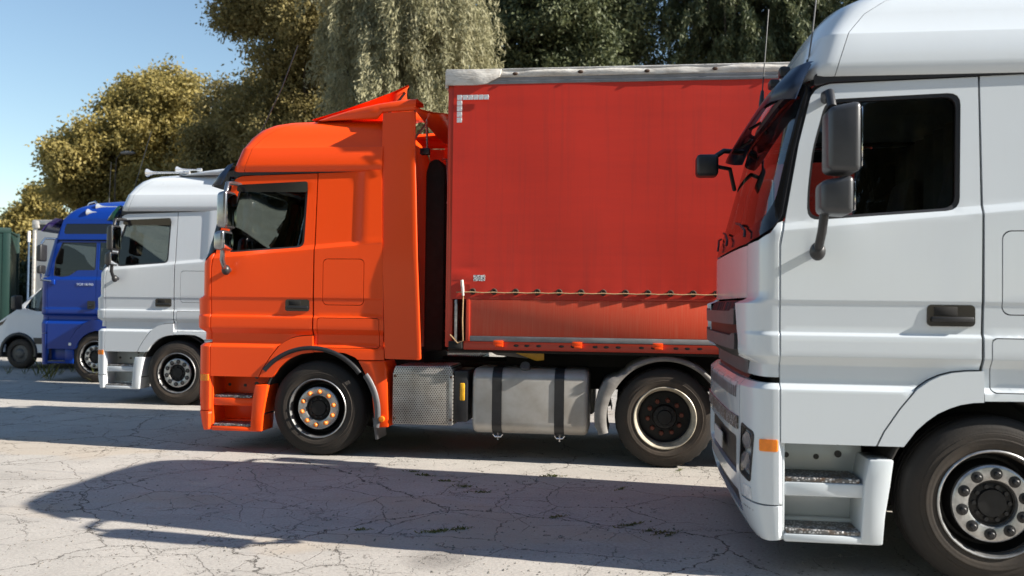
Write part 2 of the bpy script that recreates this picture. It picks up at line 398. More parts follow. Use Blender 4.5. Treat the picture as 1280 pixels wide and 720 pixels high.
SLEEP = [(-.057, 1.270), (-.057, 2.988), (.20, 2.995), (.44, 3.0), (.642, 3.02), (.68, 2.10), (.712, 1.02), (.43, 1.02), (.40, 1.045), (.29, 1.087), (.15, 1.094), (-.057, 1.090)]
FEND = [(-.061, 1.262), (-.16, 1.257), (-.232, 1.248), (-.297, 1.229), (-.362, 1.197), (-.426, 1.148), (-.518, 1.032), (-.607, .895), (-.643, .815), (-.50, .815), (-.432, .91), (-.375, .965), (-.314, 1.012), (-.25, 1.044), (-.192, 1.066), (-.12, 1.080), (-.061, 1.083)]
HATCH = rr(.035, .485, 1.585, 2.075, .05); BOXP = rr(-.02, .655, 1.135, 1.455, .03)
def shrink(poly, g):
    c = np.mean(poly, 0); A = np.array(poly); e = A.max(0)-A.min(0); return [tuple(c+(p-c)*(1-2*g/e)) for p in A]

def roof_grid():
    K = [(2.998, -1.075, .078, .17), (3.01, -1.09, .060, .17), (3.075, -1.075, .054, .18), (3.085, -1.068, .054, .18), (3.258, -1.015, .078, .20), (3.268, -1.010, .084, .20), (3.276, -1.005, .094, .20), (3.40, -.945, .150, .24), (3.49, -.875, .20, .30), (3.55, -.79, .265, .36), (3.59, -.69, .35, .42), (3.62, -.56, .47, .5), (3.64, -.38, .63, .6), (3.652, -.12, .85, .6), (3.658, .10, 1.08, .45), (3.66, .3, 1.245, .3)]
    rows = []
    for z, lf, ins, d in K:
        lc = lf+d; seam = max(-.885+.28*(z-3.0), lc+.01); rear = .645-.06*max(0, (z-3.35)/.3)**2
        ring = [(l, ins, z) for l in np.linspace(rear, seam+.004, 14)]
        front = [(l, ins, z) for l in np.linspace(seam, lc, 5)[:-1]]
        for sg in np.linspace(-1, 1, 61):
            ey, el = nose(sg); front.append((lf+d*el, 1.25+(1.25-ins)*ey, z))
        front += [(l, 2.5-ins, z) for l in np.linspace(lc, seam, 5)[1:]]
        rows.append((ring, front))
    return rows
def grid_mesh(rows, close=False):
    k = len(rows[0]); vs = [p for r in rows for p in r]; fs = [(i*k+j, i*k+j+1, (i+1)*k+j+1, (i+1)*k+j) for i in range(len(rows)-1) for j in range(k-1)]
    return pydata(vs, fs)
def roof_main():
    g = roof_grid(); L = [r for r, f in g]; rows = [[*r, *[(x, 2.5-y, z) for x, y, z in reversed(r)]] for r in L]
    k = len(rows[0]); vs = [p for r in rows for p in r]; h = k//2
    fs = [(i*k+j, i*k+j+1, (i+1)*k+j+1, (i+1)*k+j) for i in range(len(rows)-1) for j in range(k-1) if j != h-1]
    t = (len(rows)-1)*k; fs += [(t+j, t+j+1, t+k-2-j, t+k-1-j) for j in range(h-1)]
    return pydata(vs, fs)
def roof_cap(): return grid_mesh([f for r, f in roof_grid()])
def rear_wall():
    g = roof_grid(); pts = [r[0] for r, f in g]
    left = [(.70, .0, 1.03), (.69, 0.004, 1.9), (.675, .004, 2.12)] + pts[1:]
    ring = left + [(x, 2.5-y, z) for x, y, z in reversed(left)]
    return pydata(ring, [tuple(range(len(ring)))], False)

def strip_on_side(poly, cab, depth, thick, mirror=False, rows=()):
    return patch(poly, lambda u, v, o: cab.side(u, v, o+depth), (), rows, .06, thick, mirror)

# ------------------------------------------------------------------ wheels
TY = [(.05, .285), (.02, .300), (.004, .318), (-.004, .345), (-.006, .375), (-.001, .377), (.000, .405), (.004, .407), (.008, .435), (.022, .468), (.034, .486), (.052, .496), (.075, .500), (.100, .500), (.103, .488), (.113, .488), (.116, .500), (.155, .501), (.158, .488), (.170, .488), (.173, .501), (.215, .500), (.218, .488), (.228, .488), (.231, .500), (.265, .498), (.295, .47), (.315, .40), (.30, .30)]
def wheel(parent, x, y, kind, tyre, nut, flip=False, r=.5):
    rz = math.pi if flip else 0
    if kind == 'front':
        disc = cached('fdisc', lambda: lathe([(.03, .294), (.10, .285), (.135, .262), (.13, .245), (.075, .230), (.045, .222), (.045, .12)]))
        w = obj('wheel', disc, 'rimdark', parent, (x, y, r)); w.rotation_euler.z = rz
        obj('tyre', cached('tyre', lambda: lathe(TY, 96)), tyre, w)
        obj('rim_flange', cached('flange', lambda: lathe([(.06, .288), (.03, .293), (.006, .296), (-.004, .301), (-.006, .306), (.0, .312), (.02, .314)])), 'steel', w)
        obj('nut_ring', cached('ring', lambda: lathe([(.048, .224), (.026, .222), (.018, .214), (.016, .205), (.016, .145), (.020, .136), (.05, .130)])), 'steel', w)
        obj('hub', cached('hub', lambda: lathe([(.06, .131), (.05, .118), (.048, .085), (.03, .078), (.028, .0)])), 'rimdark', w)
        obj('hub_bolts', cached('hubb', lambda: merge_cyl(.098, 10, .0125, .048, .034)), 'nutdark', w)['kind'] = 'stuff'
        nm = cached('nut', lambda: lathe([(.02, .034), (.0135, .034), (.0125, .030), (.010, .0175), (-.012, .0165), (-.016, .011), (-.016, 0)], 16)) if nut == 'nutdark' else cached('cap', lambda: lathe([(.018, .024), (.0, .0235), (-.018, .020), (-.026, .012), (-.028, 0)], 16))
        for k in range(10):
            a = 2*math.pi*(k+.35)/10; obj('lug_nut', nm, nut, w, (.174*math.cos(a), 0, .174*math.sin(a)))
    else:
        disc = cached('rdisc', lambda: lathe([(.15, .262), (.165, .245), (.16, .215), (.15, .12), (.15, 0)]))
        w = obj('wheel', disc, 'rimdark', parent, (x, y, r)); w.rotation_euler.z = rz
        obj('tyre', cached('rtyre', lambda: lathe(TY, 120, lug=(11, 12, 13))), tyre, w)
        obj('rim_flange', cached('rfl', lambda: lathe([(.16, .262), (.10, .268), (.055, .276), (.04, .288), (.01, .292), (-.004, .300), (-.006, .306), (.0, .312), (.02, .314)])), 'rimcream', w)
        obj('hub', cached('rhub', lambda: lathe([(.15, .125), (.10, .122), (.085, .112), (.08, .075), (.065, .068), (.06, 0)])), 'rimdark', w)
        obj('hub_bolts', cached('rhubb', lambda: merge_cyl(.094, 10, .010, .085, .07)), 'nutdark', w)['kind'] = 'stuff'
        nm = cached('rcap', lambda: lathe([(.15, .024), (.115, .0235), (.10, .018), (.096, 0)], 16))
        for k in range(10):
            a = 2*math.pi*(k+.2)/10; obj('lug_nut', nm, nut, w, (.168*math.cos(a), 0, .168*math.sin(a)))
        t2 = obj('inner_tyre', cached('rtyre', None), 'tyre', w, (0, .36, 0))
    return w
def merge_cyl(rad, k, r, y0, y1):
    bm = bmesh.new()
    for i in range(k):
        a = 2*math.pi*i/k; c = Vector((rad*math.cos(a), 0, rad*math.sin(a)))
        tube_pts(bm, [c+Vector((0, y0+.01, 0)), c+Vector((0, y1, 0))], r, 8)
    return from_bm(bm, True, 40)

def horn(parent, pos, ln, r=.075, mat='horn'):
    o = obj('air_horn', cached(('horn', ln, r), lambda: lathe([(0, r), (.015, r*.93), (.05, r*.6), (.10, r*.36), (.2, r*.25), (ln-.08, r*.2), (ln-.075, r*.42), (ln, r*.42), (ln, 0)], 24, 'x')), mat, parent, pos)
    return o

# ------------------------------------------------------------------ the cab-over tractor unit
def tractor(name, label, loc, c):
    """c: paint, nuts, tyre, mirror, options"""
    t = thing(name, label, 'truck', loc, 'tractor units parked in a row')
    P = c['paint']; A = ACT; rows = A.rows()
    for mir in (False, True):
        k = 'R' if mir else 'L'
        d = obj('door', cached('door'+k, lambda: patch(DOOR, A.side, [WIN], rows, .05, .03, mir)), P, t)
        obj('window_seal', cached('seal'+k, lambda: patch(WIN, lambda u, v, o: A.side(u, v, o+.006), [shrink(WIN, .020)], rows[-9:], .05, .02, mir)), 'black', d)
        obj('window_glass', cached('glass'+k, lambda: patch(shrink(WIN, .012), lambda u, v, o: A.side(u, v, o+.02), (), (), .08, .004, mir)), c.get('glass', 'glass'), d)
        if not mir:
            h = obj('door_handle', cached('hplate', lambda: patch(rr(-.372, -.108, 1.518, 1.642, .025), lambda u, v, o: (u, o+.006, v), (), (), .03, .03)), 'black_gloss', d)
            obj('handle_recess', cached('hrec', lambda: box(-.335, -.205, .0035, .03, 1.578, 1.632, .003)), 'dark', h)
            obj('handle_grip', cached('hgrip', lambda: box(-.352, -.118, -.012, .014, 1.543, 1.574, .008)), 'black', h)
        s = obj('sleeper_side', cached('slp'+k, lambda: patch(SLEEP, A.side, [HATCH, BOXP], rows, .05, .03, mir)), P, t)
        obj('side_hatch', cached('hat'+k, lambda: patch(shrink(HATCH, .006), A.side, (), rows, .06, .03, mir)), P, s)
        obj('locker_lid', cached('box'+k, lambda: patch(shrink(BOXP, .006), A.side, (), rows, .06, .03, mir)), P, s)
        obj('fender', cached('fen'+k, lambda: patch(FEND, lambda u, v, o: (u, o-.001, v), (), (), .05, .05, mir)), P, t)
        obj('roof_strip', cached('strip'+k, lambda: patch(soften([(-1.0, 2.945), (-.90, 2.970), (.43, 3.004), (.43, 3.03), (-.9, 3.03), (-1.0, 3.02)], .02), lambda u, v, o: (u, .070+o, v), (), (), .08, .02, mir)), 'black', t)
        obj('inner_shell', cached('inner'+k, lambda: patch([(-1.16, .85), (-.62, .85), (-.43, 1.16), (-.06, 1.2), (.35, 1.2), (.45, 1.06), (.66, 1.06), (.62, 3.0), (-.9, 2.93), (-1.05, 2.6), (-1.16, 2.05)], lambda u, v, o: A.side(u, v, o+.045), [shrink(WIN, .02)], (), .12, .01, mir)), 'inner', t)
        # step well beside the front wheel
        Y = (lambda y: y) if not mir else (lambda y: 2.5-y)
        bx = lambda *b: (b[0], b[1], min(Y(b[2]), Y(b[3])), max(Y(b[2]), Y(b[3])), b[4], b[5])
        w = obj('step_well', cached('well'+k, lambda: boxes([bx(-1.17, -.66, .30, .33, .27, .83), bx(-1.185, -1.165, .02, .33, .26, .83), bx(-1.165, -.66, .20, .30, .49, .57), bx(-1.165, -.66, .24, .30, .30, .33)], .008)), P, t)
        obj('step_tread', cached('tr1'+k, lambda: boxes([bx(-1.16, -.735, .035, .30, .585, .612)], .006)), 'tread', w)
        obj('step_tread', cached('tr2'+k, lambda: boxes([bx(-1.155, -.735, .012, .27, .285, .310)], .006)), 'tread', w)
        obj('step_lip', cached('lip1'+k, lambda: boxes([bx(-1.165, -.70, .028, .20, .50, .583)], .012)), P, w)
        obj('step_lip', cached('lip2'+k, lambda: boxes([bx(-1.17, -.62, .004, .27, .235, .282)], .012)), P, w)
        obj('step_cheek', cached('chk'+k, lambda: prism([(-.735, .30), (-.715, .60), (-.69, .732), (-.552, .736), (-.572, .58), (-.60, .40), (-.612, .238), (-.735, .238)], Y(.0), Y(.32), .012)), P, w)
        if not mir:
            for x, z, rr_ in ((-1.11, .70, .017), (-.93, .695, .017), (-.80, .715, .022), (-.80, .79, .022)):
                obj('bolt_hole', cached(('hole', rr_), lambda rr_=rr_: lathe([(.004, rr_), (-.002, rr_), (-.002, 0)], 16)), 'black', w, (x, .297, z))
        obj('wheel_arch_liner', cached('liner'+k, lambda: arc_band(0, .5, .60, .62, Y(.03), Y(.55), -8, 188)), 'dark', t)
        obj('mudguard', cached('mud'+k, lambda: prism([(.43, 1.012), (.715, 1.012), (.742, .93), (.768, .325), (.62, .318), (.612, .45), (.585, .66), (.53, .83), (.47, .945)], Y(.004), Y(.42), .012)), P, t)
        # mirrors
        mm = c.get('mirror', 'mirror_grey'); mw = c.get('mw', 0.)
        mt = obj('mirror', cached(('mirA'+k, mw), lambda: mirror_house(-1.0, -.83-mw, Y(-.10), Y(-.36), 2.365, 2.765)), mm, t)
        obj('lower_mirror', cached(('mirB'+k, mw), lambda: mirror_house(-1.035, -.862-mw, Y(-.10), Y(-.34), 2.135, 2.357)), mm, mt)
        am = mm if mm != 'mirror_grey' else 'black'
        obj('mirror_arm', cached('marm'+k, lambda: tube([(-.93, Y(.10), 2.865), (-.955, Y(-.02), 2.87), (-.96, Y(-.16), 2.85), (-.955, Y(-.20), 2.76)], .026, 10)), am, mt)
        obj('mirror_arm', cached('marn'+k, lambda: tube([(-.99, Y(-.18), 2.15), (-1.0, Y(-.17), 2.05), (-1.005, Y(-.11), 1.97), (-1.0, Y(.01), 1.945)], .026, 10)), am, mt)
        obj('mirror_base', cached('mbase'+k, lambda: bulb((-1.003, Y(-.07), 1.945), .045, .05, .055)), 'black', mt)
        obj('mirror_glass', cached(('mgl'+k, mw), lambda: boxes([(-.826-mw, -.822-mw, min(Y(-.12), Y(-.34)), max(Y(-.12), Y(-.34)), 2.40, 2.73)], .001)), 'silverplate', mt)
        obj('mirror_glass', cached(('mgm'+k, mw), lambda: boxes([(-.858-mw, -.854-mw, min(Y(-.12), Y(-.32)), max(Y(-.12), Y(-.32)), 2.16, 2.32)], .001)), 'silverplate', mt)
        obj('bumper_corner', cached('bcor'+k, lambda: bumper_corner(mir, False)), P, t); obj('bumper_skirt', cached('bskt'+k, lambda: bumper_corner(mir, True)), P, t)
        obj('corner_panel', cached('cpan'+k, lambda: patch([(-1.378, 1.20), (-.93, 1.20), (-.96, 1.29), (-1.04, 1.325), (-1.05, 1.40), (-1.0, 1.65), (-1.0, 2.005), (-1.20, 2.02), (-1.30, 2.06), (-1.345, 2.12), (-1.378, 2.13)], A.front, (), A.frows(), .04, .03, mir)), P, t)
        obj('side_indicator', cached('ind'+k, lambda: patch(rr(-1.372, -1.262, .762, .833, .008), A.front, (), (), .04, .02, mir, .006)), 'amber', t)
        hl = obj('headlight', cached('hlh'+k, lambda: patch(soften([(-1.21, .86), (-1.03, .90), (-1.0, .60), (-1.17, .565)], .03), lambda u, v, o: A.front(u, v, o+.028), (), (), .04, .02, mir)), 'lens', t)
        obj('lamp_cover', cached('hlg'+k, lambda: patch(soften([(-1.21, .86), (-1.03, .90), (-1.0, .60), (-1.17, .565)], .03), A.front, (), (), .04, .004, mir, .002)), 'clear', hl)
        obj('lamp_bezel', cached('hlz'+k, lambda: patch(soften([(-1.218, .868), (-1.024, .908), (-.992, .592), (-1.176, .556)], .035), A.front, [soften([(-1.205, .855), (-1.035, .893), (-1.005, .607), (-1.165, .572)], .03)], (), .03, .04, mir, .004)), 'black', hl)
        bl = obj('lamp_reflector', cached('hlb'+k, lambda: lamp_bowls(A, mir)), 'chrome', hl)
        obj('fog_light', cached('fog'+k, lambda: patch(rr(-1.17, -1.05, .455, .53, .012), A.front, (), (), .04, .03, mir, .003)), 'lens', t)
        obj('bumper_vent', cached('bv'+k, lambda: patch(soften([(-1.20, .395), (-1.0, .40), (-1.02, .30), (-1.18, .29)], .02), A.front, (), (), .04, .03, mir, .003)), 'black', t)
        wheel(t, 0, Y(.012), 'front', c['tyre'], c['nut'], mir)
        if c.get('full', True): wheel(t, 3.6, Y(.015), 'rear', 'tyre_dusty', c.get('rnut', 'nutred'), mir)
    # across the front
    obj('bumper', cached('bump', lambda: patch([(-.97, 1.165), (.97, 1.165), (.97, .21), (-.97, .21)], A.front, [rr(-.9, .9, .56, .80, .03), rr(-.9, .9, .32, .46, .03)], A.frows(), .08, .04)), P, t)
    obj('bumper_grille', cached('bgr', lambda: patch([(-.92, .82), (.92, .82), (.92, .30), (-.92, .30)], lambda u, v, o: A.front(u, v, o+.03), (), (), .1, .02)), 'black', t)
    obj('number_plate', cached('plate', lambda: patch(rr(-.26, .26, .62, .73, .01), A.front, (), (), .1, .008, False, .006)), 'boxwhite', t)
    bt = obj('bumper_step', cached('bst', lambda: patch([(-.95, .93), (.95, .93), (.95, .85), (-.95, .85)], A.front, (), (), .1, .02, False, .012)), 'tread', t)
    g = obj('grille', cached('gri', lambda: patch([(-.985, 1.66), (.985, 1.66), (1.04, 1.40), (.93, 1.26), (.90, 1.0), (.80, .93), (-.80, .93), (-.90, 1.0), (-.93, 1.26), (-1.04, 1.40)], lambda u, v, o: A.front(u, v, o+.035), (), (), .08, .02)), 'black', t)
    for z in (1.555, 1.40, 1.245, 1.09):
        obj('grille_bar', cached(('gb', z), lambda z=z: patch(soften([(-.97, z+.05), (-.90, z+.05), (-.84, z+.035), (.84, z+.035), (.90, z+.05), (.97, z+.05), (.96, z-.05), (-.96, z-.05)] if z > 1.2 else [(-.89, z+.05), (.89, z+.05), (.88, z-.05), (-.88, z-.05)], .012), A.front, (), (), .07, .025)), 'grey_plastic', g)
    obj('front_flap', cached('flap', lambda: patch([(-.994, 1.675), (.994, 1.675), (.994, 2.0), (-.994, 2.0)], A.front, (), A.frows(), .07, .03)), P, t)
    ws = soften([(-1.375, 2.93), (-1.3, 2.965), (1.3, 2.965), (1.375, 2.93), (1.365, 2.16), (1.30, 2.085), (1.18, 2.04), (.95, 2.015), (-.95, 2.015), (-1.18, 2.04), (-1.30, 2.085), (-1.365, 2.16)], .03)
    wi = soften([(-1.30, 2.90), (1.30, 2.90), (1.285, 2.26), (1.22, 2.17), (1.0, 2.12), (-1.0, 2.12), (-1.22, 2.17), (-1.285, 2.26)], .06)
    w = obj('windscreen', cached('ws', lambda: patch(wi, lambda u, v, o: A.front(u, v, o+.006), (), (), .07, .006)), 'screen', t)
    obj('windscreen_surround', cached('wss', lambda: patch(ws, A.front, [wi], (), .06, .03)), 'black_gloss', w)
    obj('wiper', cached('wip', lambda: tubes([[A.front(q+.0, 2.06, -.022), A.front(q+.02, 2.10, -.026), A.front(q+.35, 2.17, -.024), A.front(q+.62, 2.20, -.020)] for q in (-.95, -.1, .55)], .009, 6)), 'black', w)
    vm = obj('sun_visor', cached('visor', lambda: grid_mesh([[A.front(q, z, -off*(1-.55*max(0, (abs(q)-1.1)/.26))) for q in np.linspace(-1.36, 1.36, 51)] for z, off in ((3.10, .02), (3.08, .06), (2.98, .115), (2.86, .15), (2.858, .14), (2.98, .10), (3.08, .04))])), c.get('visor', 'visor'), t)
    obj('visor_bracket', cached('vbr', lambda: tubes([[A.front(q, 3.05, 0), A.front(q, 3.0, -.07)] for q in (-1.2, -.4, .4, 1.2)], .012, 6)), 'black', vm)['kind'] = 'stuff'
    fm = obj('front_mirror', cached('fmir', lambda: front_mirror(A)), 'black', t)
    obj('mirror_bowl', cached('fmg', lambda: bulb((-1.45, 2.10, 2.80), .085, .085, .07)), 'mirror_grey', fm)
    obj('roof', cached('roof', roof_main), P, t); obj('roof_cap', cached('cap_', roof_cap), P, t)
    obj('rear_wall', cached('rwall', rear_wall), P, t)
    # inside
    obj('dashboard', cached('dash', lambda: boxes([(-1.16, -.92, .10, 2.40, 1.50, 2.02)], .05)), 'inner', t)
    obj('cab_floor', cached('floor', lambda: boxes([(-1.2, .66, .06, 2.44, 1.12, 1.20), (-1.2, -.60, .34, 2.16, .80, 1.12)], .01)), 'dark', t)
    for y in (.62, 1.88):
        s = obj('seat', cached(('seat', y), lambda: boxes([(-.62, -.08, y-.26, y+.26, 1.55, 1.75)], .06)), 'seat', t)
        obj('backrest', cached(('back', y), lambda: prism([(-.10, 1.70), (-.22, 1.72), (-.04, 2.36), (.02, 2.62), (.10, 2.62), (.06, 1.72)], y-.24, y+.24, .05)), 'seat', s)
    obj('steering_wheel', cached('stw', lambda: ringtube((-.80, .62, 1.98), .23, .016, 60)), 'black', t)
    obj('bunk_curtain', cached('bunk', lambda: wavy_curtain()), 'curtain', t)
    # underneath
    obj('engine', cached('eng', lambda: boxes([(-1.15, 1.0, .62, 1.88, .38, 1.08)], .03)), 'dark', t)
    ch = obj('chassis', cached('chs', lambda: boxes([(-1.1, 4.6, .80, .88, .70, .98), (-1.1, 4.6, 1.62, 1.70, .70, .98), (.9, 1.02, .88, 1.62, .75, .95), (2.3, 2.42, .88, 1.62, .75, .95), (4.3, 4.42, .88, 1.62, .75, .95), (3.5, 3.7, .3, 2.2, .42, .58), (-.08, .08, .3, 2.2, .40, .52)], .008)), 'dark', t)
    obj('fifth_wheel', cached('fw', lambda: boxes([(3.0, 3.95, .82, 1.68, 1.03, 1.10), (3.2, 3.7, .9, 1.6, .98, 1.04)], .02)), 'dark', ch)
    if not c.get('full', True): return t
    for mir in (False, True):
        Y = (lambda y: y) if not mir else (lambda y: 2.5-y); k = 'R' if mir else 'L'
        gd = obj('rear_guard', cached('rg'+k, lambda: guard(Y)), 'guard_grey', t)
        tk = obj('fuel_tank', cached('tank'+k, lambda: tank(Y)), 'tank', t)
        for x in (1.90, 2.54):
            sg = obj('tank_strap', cached(('strap', x, k), lambda: strap(x, Y)), 'black', tk)
            obj('strap_bolt', cached(('sb', x, k), lambda: tubes([[(x-.05, Y(.13), .275), (x-.03, Y(.13), .248), (x+.03, Y(.13), .248), (x+.05, Y(.13), .275)], [(x, Y(.13), .285), (x, Y(.13), .215)]], .008, 6)), 'chrome', sg)
        obj('filler_cap', cached('cap'+k, lambda: from_cap(Y)), 'grey_plastic', tk)
        sb = obj('silencer_box', cached('sil'+k, lambda: prism([(.806, .36), (.806, .88), (.83, .965), (1.42, .975), (1.445, .90), (1.445, .36)], Y(.012), Y(.56), .012)), 'perf', t)
        obj('silencer_side', cached('sils'+k, lambda: boxes([(1.447, 1.60, min(Y(.03), Y(.55)), max(Y(.03), Y(.55)), .40, .93)], .02)), 'black', sb)
        obj('silencer_flange', cached('silf'+k, lambda: boxes([(.808, 1.44, min(Y(.006), Y(.03)), max(Y(.006), Y(.03)), .882, .890), (1.405, 1.442, min(Y(.008), Y(.03)), max(Y(.008), Y(.03)), .365, .88)], .002)), 'steel', sb)
        for x in (.83, 1.425):
            for z in (.42, .86): obj('flange_bolt', cached('fbolt', lambda: lathe([(.01, .014), (-.006, .014), (-.008, .0)], 6)), 'rusty', sb, (x, Y(.006), z))
        fl = obj('mud_flap', cached('flap'+k, lambda: boxes([(.64, .675, min(Y(.04), Y(.36)), max(Y(.04), Y(.36)), .10, .33)], .004)), 'grey_plastic', t); fl.rotation_euler.y = R(-8)
    obj('yellow_tag', cached('ytag', lambda: box(1.515, 1.565, .02, .06, .62, .80, .01)), 'yellow', t)
    return t

def mirror_house(x0, x1, y0, y1, z0, z1):
    bm = bmesh.new(); b_box(bm, x0, x1, min(y0, y1), max(y0, y1), z0, z1)
    for v in bm.verts:                                          # the housing tapers to its rounded front
        if v.co.x < (x0+x1)/2:
            v.co.z += (.012 if v.co.z < (z0+z1)/2 else -.03); v.co.y += ((y0+y1)/2-v.co.y)*.2
    bmesh.ops.bevel(bm, geom=list(bm.edges), offset=.035, segments=4, profile=.5, affect='EDGES')
    return from_bm(bm, True, 60)
def bulb(c, a, b, d):
    bm = bmesh.new(); bmesh.ops.create_uvsphere(bm, u_segments=20, v_segments=12, radius=1)
    for v in bm.verts: v.co = Vector((c[0]+v.co.x*a, c[1]+v.co.y*b, c[2]+v.co.z*d))
    return from_bm(bm, True)
def arc_band(cx, cz, ri, ro, y0, y1, a0, a1, seg=32):
    rows = []
    for i in range(seg+1):
        a = R(a0+(a1-a0)*i/seg); ca, sa = math.cos(a), math.sin(a)
        rows.append([(cx+r*ca, y, cz+r*sa) for r, y in ((ri, y1), (ri, y0), (ro, y0), (ro, y1))])
    return grid_mesh(rows)
def guard(Y):
    rows = []
    for i in range(49):
        a = R(14+(196-14)*i/48); ca, sa = math.cos(a), math.sin(a); t = i/48
        wi = .565 if t < .75 else .565+.02*math.sin((t-.75)*4*math.pi/2); wo = .615 + (0 if t < .68 else .09*min(1, (t-.68)/.06)*(1 if t < .97 else .8))
        if .64 < t < .66: wo = .60
        cx, cz = 3.6, .5
        rows.append([(cx+r*ca, Y(y), cz+r*sa) for r, y in ((wi, .62), (wi, .02), (wi+.004, .005), (wo-.02, -.005), (wo, .02), (wo+.01, .62))])
    return grid_mesh(rows)
def tank(Y):
    bm = bmesh.new(); b_box(bm, 1.64, 2.83, min(Y(.03), Y(.70)), max(Y(.03), Y(.70)), .285, .958)
    bmesh.ops.bevel(bm, geom=[e for e in bm.edges if abs(e.verts[0].co.x-e.verts[1].co.x) > .5], offset=.13, segments=8, profile=.5, affect='EDGES')
    bmesh.ops.bevel(bm, geom=[e for e in bm.edges if abs(e.verts[0].co.x-e.verts[1].co.x) < 1e-4], offset=.05, segments=4, profile=.5, affect='EDGES')
    return from_bm(bm, True, 45)
def strap(x, Y):
    prof = []
    for cy, cz, a0 in ((.16, .828, 90), (.16, .415, 180)):
        for i in range(9):
            a = R(a0+90*i/8); prof.append((cy+.137*math.cos(a), cz+.137*math.sin(a)))
    prof = [(.5, .965)] + prof + [(.5, .278)]
    rows = [[(x+dx, Y(y+oy*0), z) for y, z in prof] for dx, oy in ((-.05, 0), (.05, 0))]
    return grid_mesh(rows)
def from_cap(Y):
    bm = bmesh.new(); tube_pts(bm, [(2.18, Y(.16), .93), (2.18, Y(.10), .995)], [.055, .05], 16); return from_bm(bm, True, 40)
def ringtube(c, r, t, tilt):
    bm = bmesh.new(); pts = []
    for i in range(25):
        a = 2*math.pi*i/24; v = Vector((r*math.cos(a), r*math.sin(a), 0)); v.rotate(Matrix.Rotation(R(-tilt+90), 3, 'Y')); pts.append(Vector(c)+v)
    tube_pts(bm, pts, t, 8); return from_bm(bm, True)
def wavy_curtain():
    rows = [[(.12+.02*math.sin(j*1.1), .15+j*2.2/60, z) for j in range(61)] for z in (1.6, 2.2, 2.92)]; return grid_mesh(rows)
def bumper_corner(mir, low):
    lamp = soften([(-1.21, .86), (-1.03, .90), (-1.0, .60), (-1.17, .565)], .03)
    if low: return patch([(-1.378, .440), (-.98, .440), (-.98, .21), (-1.378, .245)], ACT.front, (), ACT.frows(), .04, .03, mir, .004)
    return patch([(-1.378, 1.165), (-.98, 1.165), (-.98, .449), (-1.378, .449)], ACT.front, [lamp], ACT.frows(), .04, .03, mir)
def lamp_bowls(A, mir):
    bm = bmesh.new()
    for q, z, r in ((-1.10, .80, .055), (-1.085, .67, .06)):
        c = Vector(A.front(q, z, .024)); 
        if mir: c.y = 2.5-c.y
        d = Vector((-.9, -.35 if not mir else .35, 0)).normalized()
        tube_pts(bm, [c, c+d*.008, c+d*.018], [r*.3, r*.8, r], 16)
    return from_bm(bm, True, 40)
def front_mirror(A):
    p = Vector(A.front(1.05, 2.93, -.04)); c = Vector((-1.435, 2.10, 2.80))
    bm = bmesh.new()
    tube_pts(bm, [p, c+Vector((.12, .02, .12)), c+Vector((.02, 0, .05))], .022, 8)
    tube_pts(bm, [c, c+Vector((.18, .1, -.02)), Vector(A.front(1.15, 2.62, -.02))], .018, 8)
    b_box(bm, c.x-.11, c.x+.07, c.y-.09, c.y+.09, c.z-.10, c.z+.08, .03)
    return from_bm(bm, True, 50)

